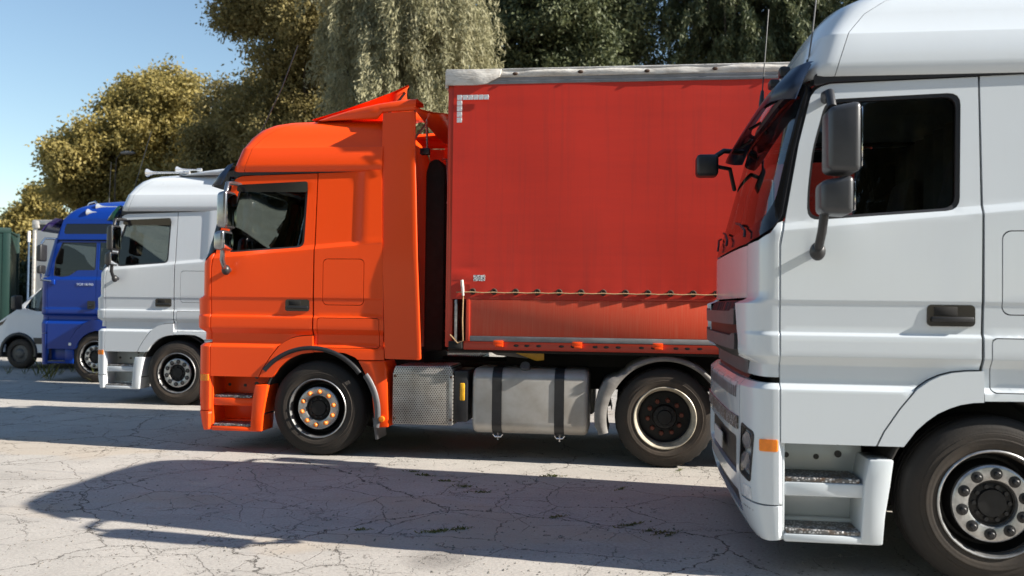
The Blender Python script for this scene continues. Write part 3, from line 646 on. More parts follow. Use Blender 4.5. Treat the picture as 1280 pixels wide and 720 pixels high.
# ------------------------------------------------------------------ ground
def ground():
    n = N('old_concrete'); v = n.coord(kind='Object')
    sp = n.n('ShaderNodeSeparateXYZ'); n.l(v, sp.inputs[0])
    wob = n.n('ShaderNodeTexNoise'); wob.inputs['Scale'].default_value = 1.6; wob.inputs['Detail'].default_value = 8; wob.inputs['Roughness'].default_value = .7; n.l(v, wob.inputs['Vector'])
    def cracks(scale, w, amt, off, mscale, mlo, mhi):
        ad = n.n('ShaderNodeVectorMath', operation='MULTIPLY_ADD'); n.l(wob.outputs['Color'], ad.inputs[0]); ad.inputs[1].default_value = (amt,)*3; n.l(v, ad.inputs[2])
        of = n.n('ShaderNodeVectorMath', operation='ADD'); n.l(ad.outputs[0], of.inputs[0]); of.inputs[1].default_value = (off, off*.7, 0)
        vo = n.n('ShaderNodeTexVoronoi', feature='DISTANCE_TO_EDGE', voronoi_dimensions='2D'); vo.inputs['Scale'].default_value = scale; n.l(of.outputs[0], vo.inputs['Vector'])
        ofm = n.n('ShaderNodeVectorMath', operation='ADD'); n.l(v, ofm.inputs[0]); ofm.inputs[1].default_value = (off*3, off, 2)
        msk = n.ramp(n.noise(ofm.outputs[0], mscale, 3), [(mlo, 0.), (mhi, 1.)])
        line = n.n('ShaderNodeMapRange'); line.inputs['From Min'].default_value = w*.25; line.inputs['From Max'].default_value = w; line.inputs['To Min'].default_value = 1; line.inputs['To Max'].default_value = 0; n.l(vo.outputs['Distance'], line.inputs[0])
        return n.math('MULTIPLY', line.outputs[0], msk)
    c1 = cracks(.46, .0038, .60, 3.1, .45, .30, .44); c2 = cracks(1.25, .0062, .36, 8.3, .7, .40, .50); c3 = cracks(3.1, .011, .20, 1.7, .8, .48, .58)
    rn = n.noise(v, .9, 7, .62); rl = n.n('ShaderNodeMapRange'); rl.inputs['From Min'].default_value = .0008; rl.inputs['From Max'].default_value = .0035; rl.inputs['To Min'].default_value = 1; rl.inputs['To Max'].default_value = 0
    n.l(n.math('ABSOLUTE', n.math('SUBTRACT', rn, .5)), rl.inputs[0]); c4 = n.math('MULTIPLY', rl.outputs[0], n.ramp(n.noise(v, 1.9, 3), [(.48, 0.), (.56, 1.)]))
    c3 = n.math('ADD', c3, n.math('MULTIPLY', c4, 1.5))
    crack = n.math('MINIMUM', n.math('ADD', c1, n.math('ADD', n.math('MULTIPLY', c2, .75), n.math('MULTIPLY', c3, .5))), 1.)
    big = n.ramp(n.noise(v, .22, 5), [(.35, 0.), (.68, 1.)]); mid = n.noise(v, 1.6, 7, .7); fine = n.noise(v, 45, 5, .75); spk = n.noise(v, 160, 2)
    base = n.mix(big, (.41, .385, .35), (.47, .44, .40)); base = n.mix(n.ramp(mid, [(.36, 0.), (.72, 1.)]), base, (.365, .342, .31))
    base = n.mix(n.math('MULTIPLY', n.ramp(fine, [(.40, 1.), (.58, 0.)]), .34), base, (.15, .14, .13))
    base = n.mix(n.ramp(spk, [(.64, 0.), (.72, .45)]), base, (.50, .48, .45))
    st = n.ramp(n.noise(n.coord((.35, 1.1, 1), 'Object'), .8, 5), [(.56, 0.), (.70, 1.)]); base = n.mix(n.math('MULTIPLY', st, .42), base, (.20, .185, .165))
    warm = n.ramp(n.noise(n.coord((.5, .9, 1), 'Object'), .55, 3), [(.57, 0.), (.62, 1.)]); base = n.mix(n.math('MULTIPLY', warm, .45), base, (.40, .325, .24))
    oil = n.n('ShaderNodeTexVoronoi'); oil.inputs['Scale'].default_value = .55; n.l(n.coord((1, 1.0, 1)), oil.inputs['Vector'])
    od = n.math('MULTIPLY', n.math('ADD', oil.outputs['Distance'], n.math('MULTIPLY', mid, .35)), 1.); base = n.mix(n.math('MULTIPLY', n.ramp(od, [(.22, 1.), (.34, 0.)]), .5), base, (.10, .092, .085))
    n.set(Base_Color=n.mix(n.math('MULTIPLY', crack, .93), base, (.030, .026, .022)), Roughness=.88, Specular_IOR_Level=.25)
    h = n.math('SUBTRACT', n.math('ADD', n.math('MULTIPLY', fine, .25), n.math('MULTIPLY', mid, .8)), n.math('MULTIPLY', crack, 1.6)); n.bump(h, .75, .012)
    g = 26; s = 600
    xs = np.concatenate([-np.geomspace(s, 2, g), [0], np.geomspace(2, s, g)])
    vs = [(x, y, 0) for y in xs for x in xs]; k = len(xs)
    me = pydata(vs, [(i*k+j, i*k+j+1, (i+1)*k+j+1, (i+1)*k+j) for i in range(k-1) for j in range(k-1)])
    tag(obj('ground', me, n.m), 'cracked pale concrete yard', kind='structure')
ground()

# ------------------------------------------------------------------ the trucks of the row
near = tractor('tractor_unit', 'white tractor unit with bare grey mirrors and dark windscreen visor, no horns', (0, 0, 0), dict(paint='white', nut='nutdark', tyre='tyre', rnut='nutdark'))
OR = (-5.32, 3.53, 0)
orange = tractor('tractor_unit', 'orange tractor unit with chrome mirrors coupled to the red curtain trailer', OR, dict(paint='orange', nut='nutorange', tyre='tyre', mirror='mirror_silver', mw=.05))
W2 = (-8.98, 7.39, 0)
white2 = tractor('tractor_unit', 'white tractor unit with chrome roof horns and green visor beside the blue cab', W2, dict(paint='white_old', nut='nutdark', tyre='tyre_dusty', mirror='black', mw=.06, visor='visor_green'))

def antenna(parent, pts, r=.006, mat='black'):
    o = obj('antenna', tube(pts, r, 6), mat, parent)
    obj('antenna_mount', tube([Vector(pts[0])-Vector((0, 0, .05)), pts[0], Vector(pts[0])+(Vector(pts[1])-Vector(pts[0])).normalized()*.09], [.022, .02, .012], 8), 'black', o)
# ---- fairings and roof spoiler (orange, and the roof spoiler of the white one behind)
def fairings(t, P, sides=True, lift=1.):
    for mir in (False, True):
        Y = (lambda y: y) if not mir else (lambda y: 2.5-y); k = 'R' if mir else 'L'
        if sides:
            def sf():
                rows = []
                for z in np.concatenate([[1.035, 1.045], np.linspace(1.07, 3.60, 16), [3.63, 3.638]]):
                    f = (z-1.03)/2.6; fy = float(np.interp(z, (1, 2.12, 2.98, 3.27, 3.64), (0, 0, .060, .085, .15))); xa = .722-.105*f; xb = 1.108-.132*f-(.02 if z < 1.04 or z > 3.636 else 0)
                    row = []
                    for s_ in np.linspace(0, 1, 9):
                        row.append((xa+(xb-xa)*s_, Y(fy+.004-.062*s_), z))
                    row += [(xb+.012, Y(fy-.055), z), (xb+.010, Y(fy-.03), z), (xb-.12, Y(fy-.0), z)]
                    rows.append(row)
                return grid_mesh(rows)
            obj('side_fairing', cached('sf'+k, sf), P, t)
        def sp():
            top = [(-.18, 3.60), (.0, 3.645), (.25, 3.70), (.55, 3.748), (.80, 3.773), (.985, 3.782)]; bot = [(-.18, 3.585), (.0, 3.59), (.25, 3.585), (.55, 3.58), (.62, 3.645), (.985, 3.650)]
            rows = []
            for (xt, zt), (xb, zb) in zip(top, bot):
                yo = .30-.19*max(0, (xt+.18)/1.16)**.8
                rows.append([(xb, Y(yo+.02), zb), (xb, Y(yo-.004), zb+.008), (xt, Y(yo+.01), zt-.02), (xt, Y(yo+.04), zt), (xt, Y(yo+.35), zt+.015), (xt, Y(yo+.37), zt-.02)])
            return grid_mesh(rows)
        ow = obj('spoiler_wing', cached('spw'+k, sp), P, t)
        if lift < 1: ow.scale.z = .55; ow.location.z = 3.585*.45
    def ctr():
        rows = []
        for x, z in ((-.30, 3.65), (.02, 3.74), (.36, 3.85), (.64, 3.95), (.80, 4.02), (.81, 4.005), (.64, 3.92)):
            f = max(0, (x+.25)/1.18); z = 3.65+(z-3.65)*lift; rows.append([(x-.16*lift*f*math.sin(math.pi*s_)**.7, .50+1.5*s_, z-.12*lift*f*math.sin(math.pi*s_)) for s_ in np.linspace(0, 1, 21)])
        return grid_mesh(rows)
    cs = obj('roof_spoiler', ctr(), P, t)
    if lift < 1: return
    for y in (.6, 1.25, 1.9): obj('spoiler_strut', tube([(.5, y, 3.66), (.74, y, 3.96)], .014, 6), 'black', cs)
fairings(orange, 'orange')
fairings(white2, 'white_old', False, .18)
# rear lip of the spoiler over the gap, its gas strut, and the hardware in the gap
lip = obj('spoiler_flap', grid_mesh([[(x, .02+2.46*s_, z-.05*math.sin(math.pi*s_)+.06*abs(s_-.5)) for s_ in np.linspace(0, 1, 21)] for x, z in ((.985, 3.64), (1.08, 3.605), (1.2, 3.575), (1.345, 3.56), (1.34, 3.55), (1.2, 3.56), (1.0, 3.60))]), 'orange', orange)
obj('gas_strut', tubes([[(1.06, .30, 3.60), (1.065, .30, 3.45)], [(1.065, .30, 3.45), (1.07, .30, 3.28)]], .013, 8), 'chrome', lip)
obj('strut_bracket', boxes([(1.0, 1.10, .26, .34, 3.21, 3.28)], .01), 'black', lip)
obj('rear_bar', boxes([(.98, 1.30, 1.6, 1.66, 3.30, 3.52)], .01), 'orange', orange)
obj('air_intake', prism([(1.02, 1.1), (1.02, 3.05), (1.06, 3.18), (1.16, 3.20), (1.24, 3.08), (1.24, 1.1)], .45, .85, .04), 'dark', orange)
def coil(x0, y, z0, z1, r, turns, dx):
    return [(x0+dx*t+r*math.cos(2*math.pi*turns*t), y+r*math.sin(2*math.pi*turns*t), z0+(z1-z0)*t) for t in np.linspace(0, 1, turns*12+1)]
suz = obj('air_hose', tube(coil(1.27, .55, 1.14, 2.35, .055, 11, .06), .010, 5), 'coil', orange)
obj('air_hose', tube(coil(1.19, .62, 1.10, 1.55, .07, 6, .02), .010, 5), 'coil', orange)
obj('hose_arm', tube([(1.20, .5, 3.20), (1.26, .42, 3.18), (1.29, .42, 2.75), (1.27, .42, 2.70)], .012, 6), 'steel', orange)
obj('wheel_arch_trim', arc_band(-.07, .47, .640, .685, -.016, .05, 38, 141, 40), 'black', orange)
obj('mudguard_trim', arc_band(.0, .46, .625, .685, -.012, .05, -12, 38, 20), 'grey_plastic', orange)
obj('amber_lamp', lathe([(.02, .032), (-.012, .032), (-.018, .026), (-.02, 0)], 20), 'amber', orange, (.70, .0, .41))
for t, g in ((orange, .06), (white2, .055)):                                  # window wind deflectors
    obj('window_deflector', cached('wdef', lambda: patch(soften([(-.935, 2.862), (-.155, 2.895), (-.157, 2.78), (-.95, 2.79)], .03), lambda u, v, o: (u, .045+.35*(v-2.89)*-.12+o-.02, v), (), (), .06, .008)), 'black_gloss', t)
antenna(orange, [(-1.06, .55, 3.20), (-.90, .50, 3.50), (-.62, .42, 4.0), (-.42, .36, 4.45)])
antenna(near, [(-1.015, .23, 3.06), (-.985, .21, 3.30), (-.93, .18, 3.9)], .005, 'grey_plastic')
antenna(near, [(-1.10, 1.5, 3.18), (-1.05, 1.52, 3.9)], .005)
obj('roof_marker_lamp', boxes([(-1.10, -1.03, 1.1, 1.22, 3.20, 3.26)], .015), 'black', near); obj('roof_marker_lamp', boxes([(-1.11, -1.04, .62, .70, 3.15, 3.22)], .015), 'black', near)
antenna(white2, [(-1.03, .35, 3.12), (-.92, .33, 3.5), (-.65, .28, 4.3)])
hb = horn(white2, (-.72, .30, 3.64), .72, .065); obj('horn_foot', tubes([[(-.5, .30, 3.66), (-.5, .33, 3.50)], [(-.1, .30, 3.66), (-.1, .33, 3.54)]], .014, 6), 'chrome', hb)
horn(white2, (-.35, .55, 3.72), .42, .06)

# ------------------------------------------------------------------ the red curtain-sided trailer
TR = Vector(OR)
t = thing('semi_trailer', 'red curtain sided trailer behind the orange cab', 'trailer', OR)
L0, L1 = 1.36, 14.95; y0 = -.025
def curtain_mesh():
    xs = np.linspace(1.42, L1-.05, 260); zs = np.linspace(1.665, 3.875, 46); rows = []
    for z in zs:
        row = []
        for x in xs:
            b = .004*math.sin(x*1.9+.6*math.sin(z*2.1))+.0016*math.sin(x*5.3+z*1.2)+.0008*math.sin(z*9+x*.6)
            low = math.exp(-(z-1.665)/.10); low2 = math.exp(-(z-1.665)/.05)
            ph = (x-1.648)/.2214*2*math.pi
            b += low*(.0035*math.cos(ph)) - low2*.003
            top = math.exp(-(3.875-z)/.12); b += top*.002*math.sin(x*6.1)
            cr = math.exp(-((x-1.55)/.12)**2)*math.exp(-((z-1.93)/.07)**2)*.014*math.sin((z-1.93)*90)
            edge = min(1, (x-1.42)/.15)
            row.append((x, y0-.012+b*edge+cr, z))
        rows.append(row)
    return grid_mesh(rows)
cu = obj('curtain', curtain_mesh(), 'curtain_red', t)
obj('curtain', box(1.42, L1-.05, 2.515, 2.53, 1.665, 3.875, .004), 'curtain_red', t)
obj('front_wall', boxes([(L0+.02, L0+.07, .04, 2.46, 1.17, 3.95)], .005), 'frame_red', t)
obj('rear_doors', boxes([(L1-.04, L1+.02, .0, 2.5, 1.17, 3.93)], .01), 'frame_red', t)
for yy in (-.022, 2.442): obj('corner_post', boxes([(L0, L0+.075, yy, yy+.08, 1.17, 3.87)], .012), 'frame_red', t)
rf = obj('roof_tarp', boxes([(L0-.015, L1+.02, -.05, 2.55, 4.00, 4.03)], .012), 'tarp', t)
def tarp_edge():
    xs = np.linspace(L0-.012, L1+.02, 220); rows = []
    for k_, (z, o) in enumerate(((4.025, -.02), (4.012, -.045), (3.985, -.055), (3.945, -.052), (3.938, -.045))):
        rows.append([(x, o+.006*math.sin(x*3.1+z*40)+.004*math.sin(x*9.7), z+.006*math.sin(x*2.2)*(k_ < 4)) for x in xs])
    return grid_mesh(rows)
obj('tarp_edge', tarp_edge(), 'tarp', rf)
obj('tarp_corner', prism([(L0-.018, 4.03), (L0-.018, 3.865), (L0+.30, 3.862), (L0+.40, 3.87), (L0+.54, 3.94), (L0+.56, 4.02)], -.064, -.03, .006), 'tarp', rf)
obj('tarp_front', boxes([(L0-.03, L0+.0, -.04, 2.54, 3.84, 4.02)], .008), 'tarp', rf)
rl = obj('roof_rail', boxes([(L0+.05, L1, -.040, .02, 3.905, 3.942), (L0+.05, L1, -.046, .02, 3.868, 3.905)], .006), 'rail_grey', t)
x = 2.06
while x < L1:
    o = obj('tarp_buckle', cached('tbk', lambda: bulb((0, 0, 0), .028, .014, .017)), 'rusty', rf, (x, -.060, 3.972+.004*math.sin(x*5))); x += .665
bd = obj('side_board', boxes([(1.60, 5.0, y0-.012, .02, 1.292, 1.665)], .006), 'board', t)
obj('side_board', boxes([(5.06, 8.3, y0-.012, .02, 1.292, 1.665)], .006), 'board', t); obj('side_board', boxes([(8.36, 11.6, y0-.012, .02, 1.292, 1.665)], .006), 'board', t); obj('side_board', boxes([(11.66, 14.85, y0-.012, .02, 1.292, 1.665)], .006), 'board', t)
obj('board_edge', boxes([(1.60, 14.85, y0-.016, .02, 1.668, 1.688)], .004), 'frame_red', bd)
obj('board_strip', boxes([(1.625, 5.0, y0-.018, y0-.002, 1.238, 1.290)], .003), 'rail_grey', bd); obj('board_strip', boxes([(5.06, 14.85, y0-.018, y0-.002, 1.238, 1.290)], .003), 'rail_grey', bd)
obj('board_stile', boxes([(1.58, 1.622, y0-.020, .02, 1.236, 1.665)], .004), 'frame_red', bd)
obj('side_board', boxes([(1.60, 14.85, 2.50, 2.53, 1.24, 1.68)], .006), 'board', t)
sr = obj('side_rail', boxes([(1.555, L1, y0-.006, .06, 1.150, 1.236), (1.40, L1, 2.44, 2.525, 1.15, 1.236)], .005), 'frame_red', t)
x = 2.1
while x < 10:
    for dx in (0, .11, .23, .46, .58): obj('rail_slot', cached('slot', lambda: bulb((0, 0, 0), .027, .005, .013)), 'dark', sr, (x+dx, y0-.006, 1.198))
    obj('rail_clip', cached('clip', lambda: boxes([(-.05, .05, -.03, .0, -.02, .025), (-.03, .05, -.035, .0, -.04, -.015)], .006)), 'orange', sr, (x-.18, y0-.012, 1.222)); x += .80
fl = obj('loading_floor', boxes([(L0+.03, L1, .02, 2.48, 1.12, 1.17)], .005), 'dark', t)
obj('chassis', boxes([(1.9, L1, .72, .84, .95, 1.12), (1.9, L1, 1.66, 1.78, .95, 1.12), (6, 6.1, .1, 2.4, 1.0, 1.1), (9.5, 9.6, .1, 2.4, 1.0, 1.1), (12.5, 12.6, .1, 2.4, 1.0, 1.1)], .005), 'dark', t)
for yy in (.35, 2.05):
    lg = obj('landing_leg', boxes([(4.3, 4.42, yy, yy+.12, .42, 1.12), (4.325, 4.395, yy+.025, yy+.095, .12, .42), (4.22, 4.50, yy-.02, yy+.14, .08, .12)], .006), 'dark', t)
for xa in (9.2, 10.5, 11.8):
    for mir in (False, True): wheel(t, xa, .02 if not mir else 2.48, 'rear', 'tyre_dusty', 'nutdark', mir)
obj('yellow_panel', prism([(1.95, 1.145), (2.36, 1.145), (2.36, 1.04), (2.28, 1.03)], .25, .27, .004), 'yellow', t)
obj('grey_panel', prism([(1.72, 1.145), (2.25, 1.145), (2.18, 1.05), (1.85, 1.08)], .30, .32, .004), 'guard_grey', t)
x = 1.648
while x < L1-.3:                                                              # eyelets and the rope running through them
    e = obj('eyelet', cached('eye', lambda: lathe([(.0, .014), (-.012, .016), (-.016, .024), (-.012, .032), (.0, .034), (.008, .030)], 20)), 'rusty', cu, (x, y0-.020, 1.745))
    obj('eyelet_strap', cached('estrap', lambda: boxes([(-.011, .011, -.014, .012, -.034, .012)], .004)), 'dark', e); x += .2214
obj('tie_rope', tube([(1.48, y0-.03, 1.735)] + [(1.648+.1107*i, y0-.036+.012*(i % 2), 1.738-.006*(i % 2)) for i in range(116)], .006, 5), 'rope', cu)
obj('end_strap', tube([(1.535, y0-.03, 1.86), (1.545, y0-.035, 1.78), (1.552, y0-.035, 1.70)], [.016, .017, .012], 8), 'tarp', cu)
obj('end_rope', tube([(1.552, y0-.03, 1.70), (1.548, y0-.035, 1.45), (1.555, y0-.03, 1.24), (1.50, y0-.03, 1.215), (1.42, y0-.03, 1.30)], .007, 6), 'rope', cu)
obj('tension_bar', boxes([(1.462, 1.486, y0-.02, .02, 1.20, 1.66)], .005), 'steel', t)
obj('tension_foot', boxes([(1.40, 1.545, y0-.025, .03, 1.155, 1.235)], .012), 'dark', t)
def tape(x, z, w, h): obj('reflective_tape', cached(('tape', w, h), lambda: box(-w/2, w/2, -.003, .003, -h/2, h/2, .001, 1)), 'tape', cu, (x, y0-.034, z))
for i in range(5): tape(1.545+i*.055, 3.735, .050, .05)
for i in range(5): tape(1.487, 3.735-i*.058, .052, .052)
obj('paper_label', box(1.655, 1.775, y0-.036, y0-.031, 1.850, 1.912, .001, 1), 'labelprint', cu)

# ------------------------------------------------------------------ blue cab
BLU = Cab([(.2, .03), (.3, .0), (.62, 0), (.66, .0), (1.14, .0), (1.22, .05), (1.30, .05), (1.33, .0), (1.42, .0), (1.46, .012), (1.60, .005), (2.0, .0), (2.06, .025), (2.74, .06), (4, .06)],
          [(.3, -1.27), (1.2, -1.33), (2.0, -1.33), (2.8, -1.10), (3.2, -.98)], [(.3, -1.09), (2.05, -1.085), (2.8, -.93), (3.2, -.85)], False, 0.)
t = thing('tractor_unit', 'dark blue tractor unit with roof side window and chrome horns', 'truck', (-12.325, 10.55, 0), 'tractor units parked in a row')
bw = soften([(-.83, 2.735), (-.095, 2.735), (-.095, 2.19), (-.47, 2.185), (-.64, 2.075), (-.80, 2.05), (-.985, 2.075), (-.965, 2.40)], .035)
bdoor = [(-1.08, 2.0), (-1.075, 1.33), (-1.07, 1.17), (-1.055, .645), (-.62, .645), (-.575, .84), (-.455, 1.025), (-.28, 1.165), (-.14, 1.225), (-.06, 1.235), (-.06, 2.76), (-.87, 2.765), (-.935, 2.70), (-1.0, 2.40)]
brow = BLU.rows()
roofS = [(-.91, 2.79), (1.0, 2.79), (1.0, 3.2), (-.83, 3.2)]
roofW = rr(-.80, .21, 2.90, 3.105, .04)
for mir in (False, True):
    Y = (lambda y: y) if not mir else (lambda y: 2.5-y)
    d = obj('door', patch(bdoor, BLU.side, [bw], brow, .06, .03, mir), 'blue', t)
    obj('window_glass', patch(shrink(bw, .01), lambda u, v, o: BLU.side(u, v, o+.015), (), (), .1, .004, mir), 'glass', d)
    obj('window_seal', patch(bw, lambda u, v, o: BLU.side(u, v, o+.004), [shrink(bw, .016)], (), .06, .02, mir), 'black', d)
    obj('side_panel', patch([(-.052, 1.24), (-.052, 2.76), (1.0, 2.76), (1.0, 1.02), (.52, 1.0), (.40, 1.10), (.2, 1.18), (0, 1.20)], BLU.side, [rr(-.03, .22, 2.19, 2.735, .03)], brow, .08, .03, mir), 'blue', t)
    obj('quarter_glass', patch(rr(-.03, .22, 2.19, 2.735, .03), lambda u, v, o: BLU.side(u, v, o+.01), (), (), .1, .004, mir), 'glass', t)
    obj('fender', patch([(-.052, 1.228), (-.14, 1.215), (-.275, 1.155), (-.448, 1.015), (-.567, .835), (-.61, .645), (-.455, .645), (-.395, .79), (-.30, .90), (-.18, .97), (-.052, 1.01), (.2, 1.0), (.40, .85), (.52, .98), (.38, 1.09), (.2, 1.17)], lambda u, v, o: (u, o-.012, v), (), (), .05, .05, mir), 'blue', t)
    rs = obj('roof_side', patch(roofS, lambda u, v, o: (u, .045+(v-2.79)*.12+o, v), [roofW], (), .1, .03, mir), 'blue', t)
    obj('roof_window', patch(roofW, lambda u, v, o: (u, .05+(v-2.79)*.12+o, v), (), (), .1, .01, mir), 'black_gloss', rs)
    obj('corner_panel', patch([(-1.378, .95), (-1.0, .95), (-1.0, 2.02), (-1.378, 2.05)], BLU.front, (), BLU.frows(), .06, .03, mir), 'blue', t)
    obj('bumper_corner', patch([(-1.378, .94), (-.9, .94), (-.9, .32), (-1.378, .34)], BLU.front, (), (), .06, .03, mir), 'blue', t)
    obj('step_well', boxes([(-1.05, -.62, *sorted((Y(.12), Y(.3))), .36, .66), (-1.06, -.62, *sorted((Y(.01), Y(.12))), .36, .40), (-.68, -.50, *sorted((Y(.0), Y(.3))), .36, .64)], .012), 'blue', t)
    obj('step_tread', boxes([(-1.05, -.68, *sorted((Y(.012), Y(.12))), .402, .415)], .003), 'tread', t)
    ms = obj('mirror', mirror_house(-1.15, -1.03, Y(-.08), Y(-.30), 2.34, 2.68), 'black', t)
    obj('lower_mirror', mirror_house(-1.15, -1.05, Y(-.08), Y(-.28), 2.10, 2.28), 'black', ms)
    obj('mirror_arm', tubes([[(-.96, Y(.04), 2.80), (-1.08, Y(-.1), 2.80), (-1.12, Y(-.16), 2.68)], [(-1.12, Y(-.16), 2.1), (-1.14, Y(-.12), 1.99), (-.98, Y(.0), 1.97)]], .022, 8), 'chrome', ms)
    obj('mirror_bracket', boxes([(-1.02, -.92, *sorted((Y(-.03), Y(.02))), 1.90, 2.0)], .01), 'chrome' if False else 'blue', ms)
    wheel(t, -.06, Y(.01), 'front', 'tyre_dusty', 'nutdark', mir)
    wheel(t, 3.55, Y(.01), 'rear', 'tyre_dusty', 'nutdark', mir)
    obj('inner_shell', patch([(-1.0, .7), (-.6, .9), (-.1, 1.25), (.95, 1.2), (.95, 2.78), (-.85, 2.74), (-.98, 2.1)], lambda u, v, o: BLU.side(u, v, o+.045), [shrink(bw, .02), rr(-.03, .22, 2.19, 2.735, .03)], (), .15, .01, mir), 'inner', t)
h = obj('door_handle', patch(rr(-.225, -.07, 1.43, 1.59, .02), lambda u, v, o: (u, o-.01, v), [], (), .05, .03), 'black', t); obj('handle_grip', box(-.19, -.09, -.03, -.012, 1.48, 1.52, .006), 'black_gloss', h)
obj('marker_lamp', lathe([(.0, .035), (-.02, .03), (-.024, 0)], 16), 'lens', t, (-.57, -.0, .74))
gr = obj('grille', patch([(-.99, 1.0), (.99, 1.0), (.99, 2.02), (-.99, 2.02)], lambda u, v, o: BLU.front(u, v, o+.02), (), (), .1, .03), 'black', t)
for z in (1.15, 1.35, 1.55, 1.75, 1.93): obj('grille_bar', patch(rr(-1.0, 1.0, z-.06, z+.06, .02), BLU.front, (), (), .08, .03, False, .012), 'blue', gr)
obj('bumper', patch([(-.89, .32), (.89, .32), (.89, .98), (-.89, .98)], BLU.front, (), (), .1, .03), 'blue', t)
w = obj('windscreen', patch([(-1.2, 2.10), (1.2, 2.10), (1.2, 2.74), (-1.2, 2.74)], lambda u, v, o: BLU.front(u, v, o+.006), (), (), .1, .006), 'screen', t)
obj('windscreen_surround', patch([(-1.375, 2.06), (1.375, 2.06), (1.375, 2.82), (-1.375, 2.82)], BLU.front, [[(-1.2, 2.10), (1.2, 2.10), (1.2, 2.74), (-1.2, 2.74)]], (), .1, .03), 'blue', w)
obj('sun_visor', grid_mesh([[BLU.front(q, z, -o) for q in np.linspace(-1.2, 1.2, 31)] for z, o in ((3.22, .06), (3.1, .15), (2.95, .20), (2.94, .18), (3.1, .12))]), 'purple', t)
def blue_roof():
    rows = []
    for z, lf, ins, d in ((2.785, -1.08, .052, .2), (3.0, -1.02, .075, .22), (3.2, -.96, .095, .24), (3.32, -.88, .13, .3), (3.42, -.78, .2, .35), (3.49, -.66, .30, .4), (3.55, -.5, .42, .45), (3.60, -.2, .6, .5), (3.63, .2, .9, .5), (3.64, .5, 1.245, .3)):
        side = z > 3.19; lc = lf+d
        L = [(l, ins, z) for l in np.linspace(1.0, lc, 10)[:-1]]; F_ = []
        for sg in np.linspace(-1, 1, 41):
            ey, el = nose(sg); F_.append((lf+d*el, 1.25+(1.25-ins)*ey, z))
        rows.append((L, F_, side))
    up = [L+F_+[(x, 2.5-y, z) for x, y, z in reversed(L)] for L, F_, s in rows if s]
    lo = [F_ for L, F_, s in rows if not s] + [rows[2][1]]
    bm = bmesh.new()
    for G in (up, lo):
        vs = [[bm.verts.new(p) for p in r] for r in G]
        for A_, B_ in zip(vs, vs[1:]):
            for j in range(len(A_)-1): bm.faces.new((A_[j], A_[j+1], B_[j+1], B_[j]))
    for f in bm.faces:
        f.normal_update()
    me = bpy.data.meshes.new('m'); bm.to_mesh(me); bm.free(); me.polygons.foreach_set('use_smooth', [True]*len(me.polygons)); return me
obj('roof', blue_roof(), 'blue', t)
obj('rear_wall', boxes([(.98, 1.01, .06, 2.44, 1.02, 3.6)], .01), 'blue', t)
obj('roof_rail', tubes([[(-.66, .55, 3.42), (-.55, .5, 3.55), (-.42, .48, 3.585), (-.36, .48, 3.52)]], .025, 8), 'chrome', t)
horn(t, (-.36, .16, 3.33), .62, .075); horn(t, (-.22, .26, 3.45), .62, .075)
antenna(t, [(-.2, .6, 3.58), (-.17, .6, 4.4)], .005)
tx = bpy.data.curves.new('lettering', 'FONT'); tx.body = 'TGX 18.440'; tx.size = .07; tx.extrude = .002; tx.align_x = 'CENTER'
to = bpy.data.objects.new('tmp', tx); col.objects.link(to); dg = bpy.context.evaluated_depsgraph_get(); tm = bpy.data.meshes.new_from_object(to.evaluated_get(dg)); bpy.data.objects.remove(to)
tl = obj('door_lettering', tm, 'textwhite', t, (-.29, -.004, 1.885)); tl.rotation_euler = (R(90), 0, 0)
obj('engine', boxes([(-1.05, 1.2, .55, 1.95, .38, 1.1)], .03), 'dark', t)
obj('chassis', boxes([(-1, 4.6, .8, .9, .7, .98), (-1, 4.6, 1.6, 1.7, .7, .98)], .01), 'dark', t)
obj('wheel_arch_liner', arc_band(-.06, .5, .58, .6, .03, 2.47, -5, 185), 'dark', t)
obj('dashboard', boxes([(-1.05, -.85, .1, 2.4, 1.5, 2.0)], .05), 'inner', t)
for y in (.62, 1.88):
    s = obj('seat', cached(('seat', y), None), 'seat', t); obj('backrest', cached(('back', y), None), 'seat', s)
obj('bunk_curtain', cached('bunk', None), 'curtain', t)

# ------------------------------------------------------------------ the van
t = thing('delivery_van', 'white delivery van with black sill band past the blue cab', 'van', (-16.08, 13.3, 0))
VW = 2.0
def vside(u, v, o=0.):
    y = .0 + (.0 if v < 1.25 else (v-1.25)*.16) + (max(0, (-u-.25))*.55)**1.5
    return (u, y+o, v)
vwin = soften([(.13, 1.40), (.30, 1.66), (.56, 1.93), (.85, 1.99), (1.30, 1.99), (1.30, 1.34), (.45, 1.33)], .03)
vbody = [(-.50, .38), (-.33, .38), (-.33, .50), (-.30, .62), (-.22, .74), (-.10, .82), (.03, .845), (.16, .82), (.29, .74), (.37, .60), (.42, .38), (3.2, .34), (4.4, .36), (4.4, 2.35), (4.2, 2.55), (1.6, 2.58), (1.25, 2.45), (.98, 2.22), (.60, 1.95), (.25, 1.66), (.0, 1.40), (-.18, 1.27), (-.40, 1.14), (-.62, 1.02), (-.72, .90), (-.74, .70), (-.66, .40)]
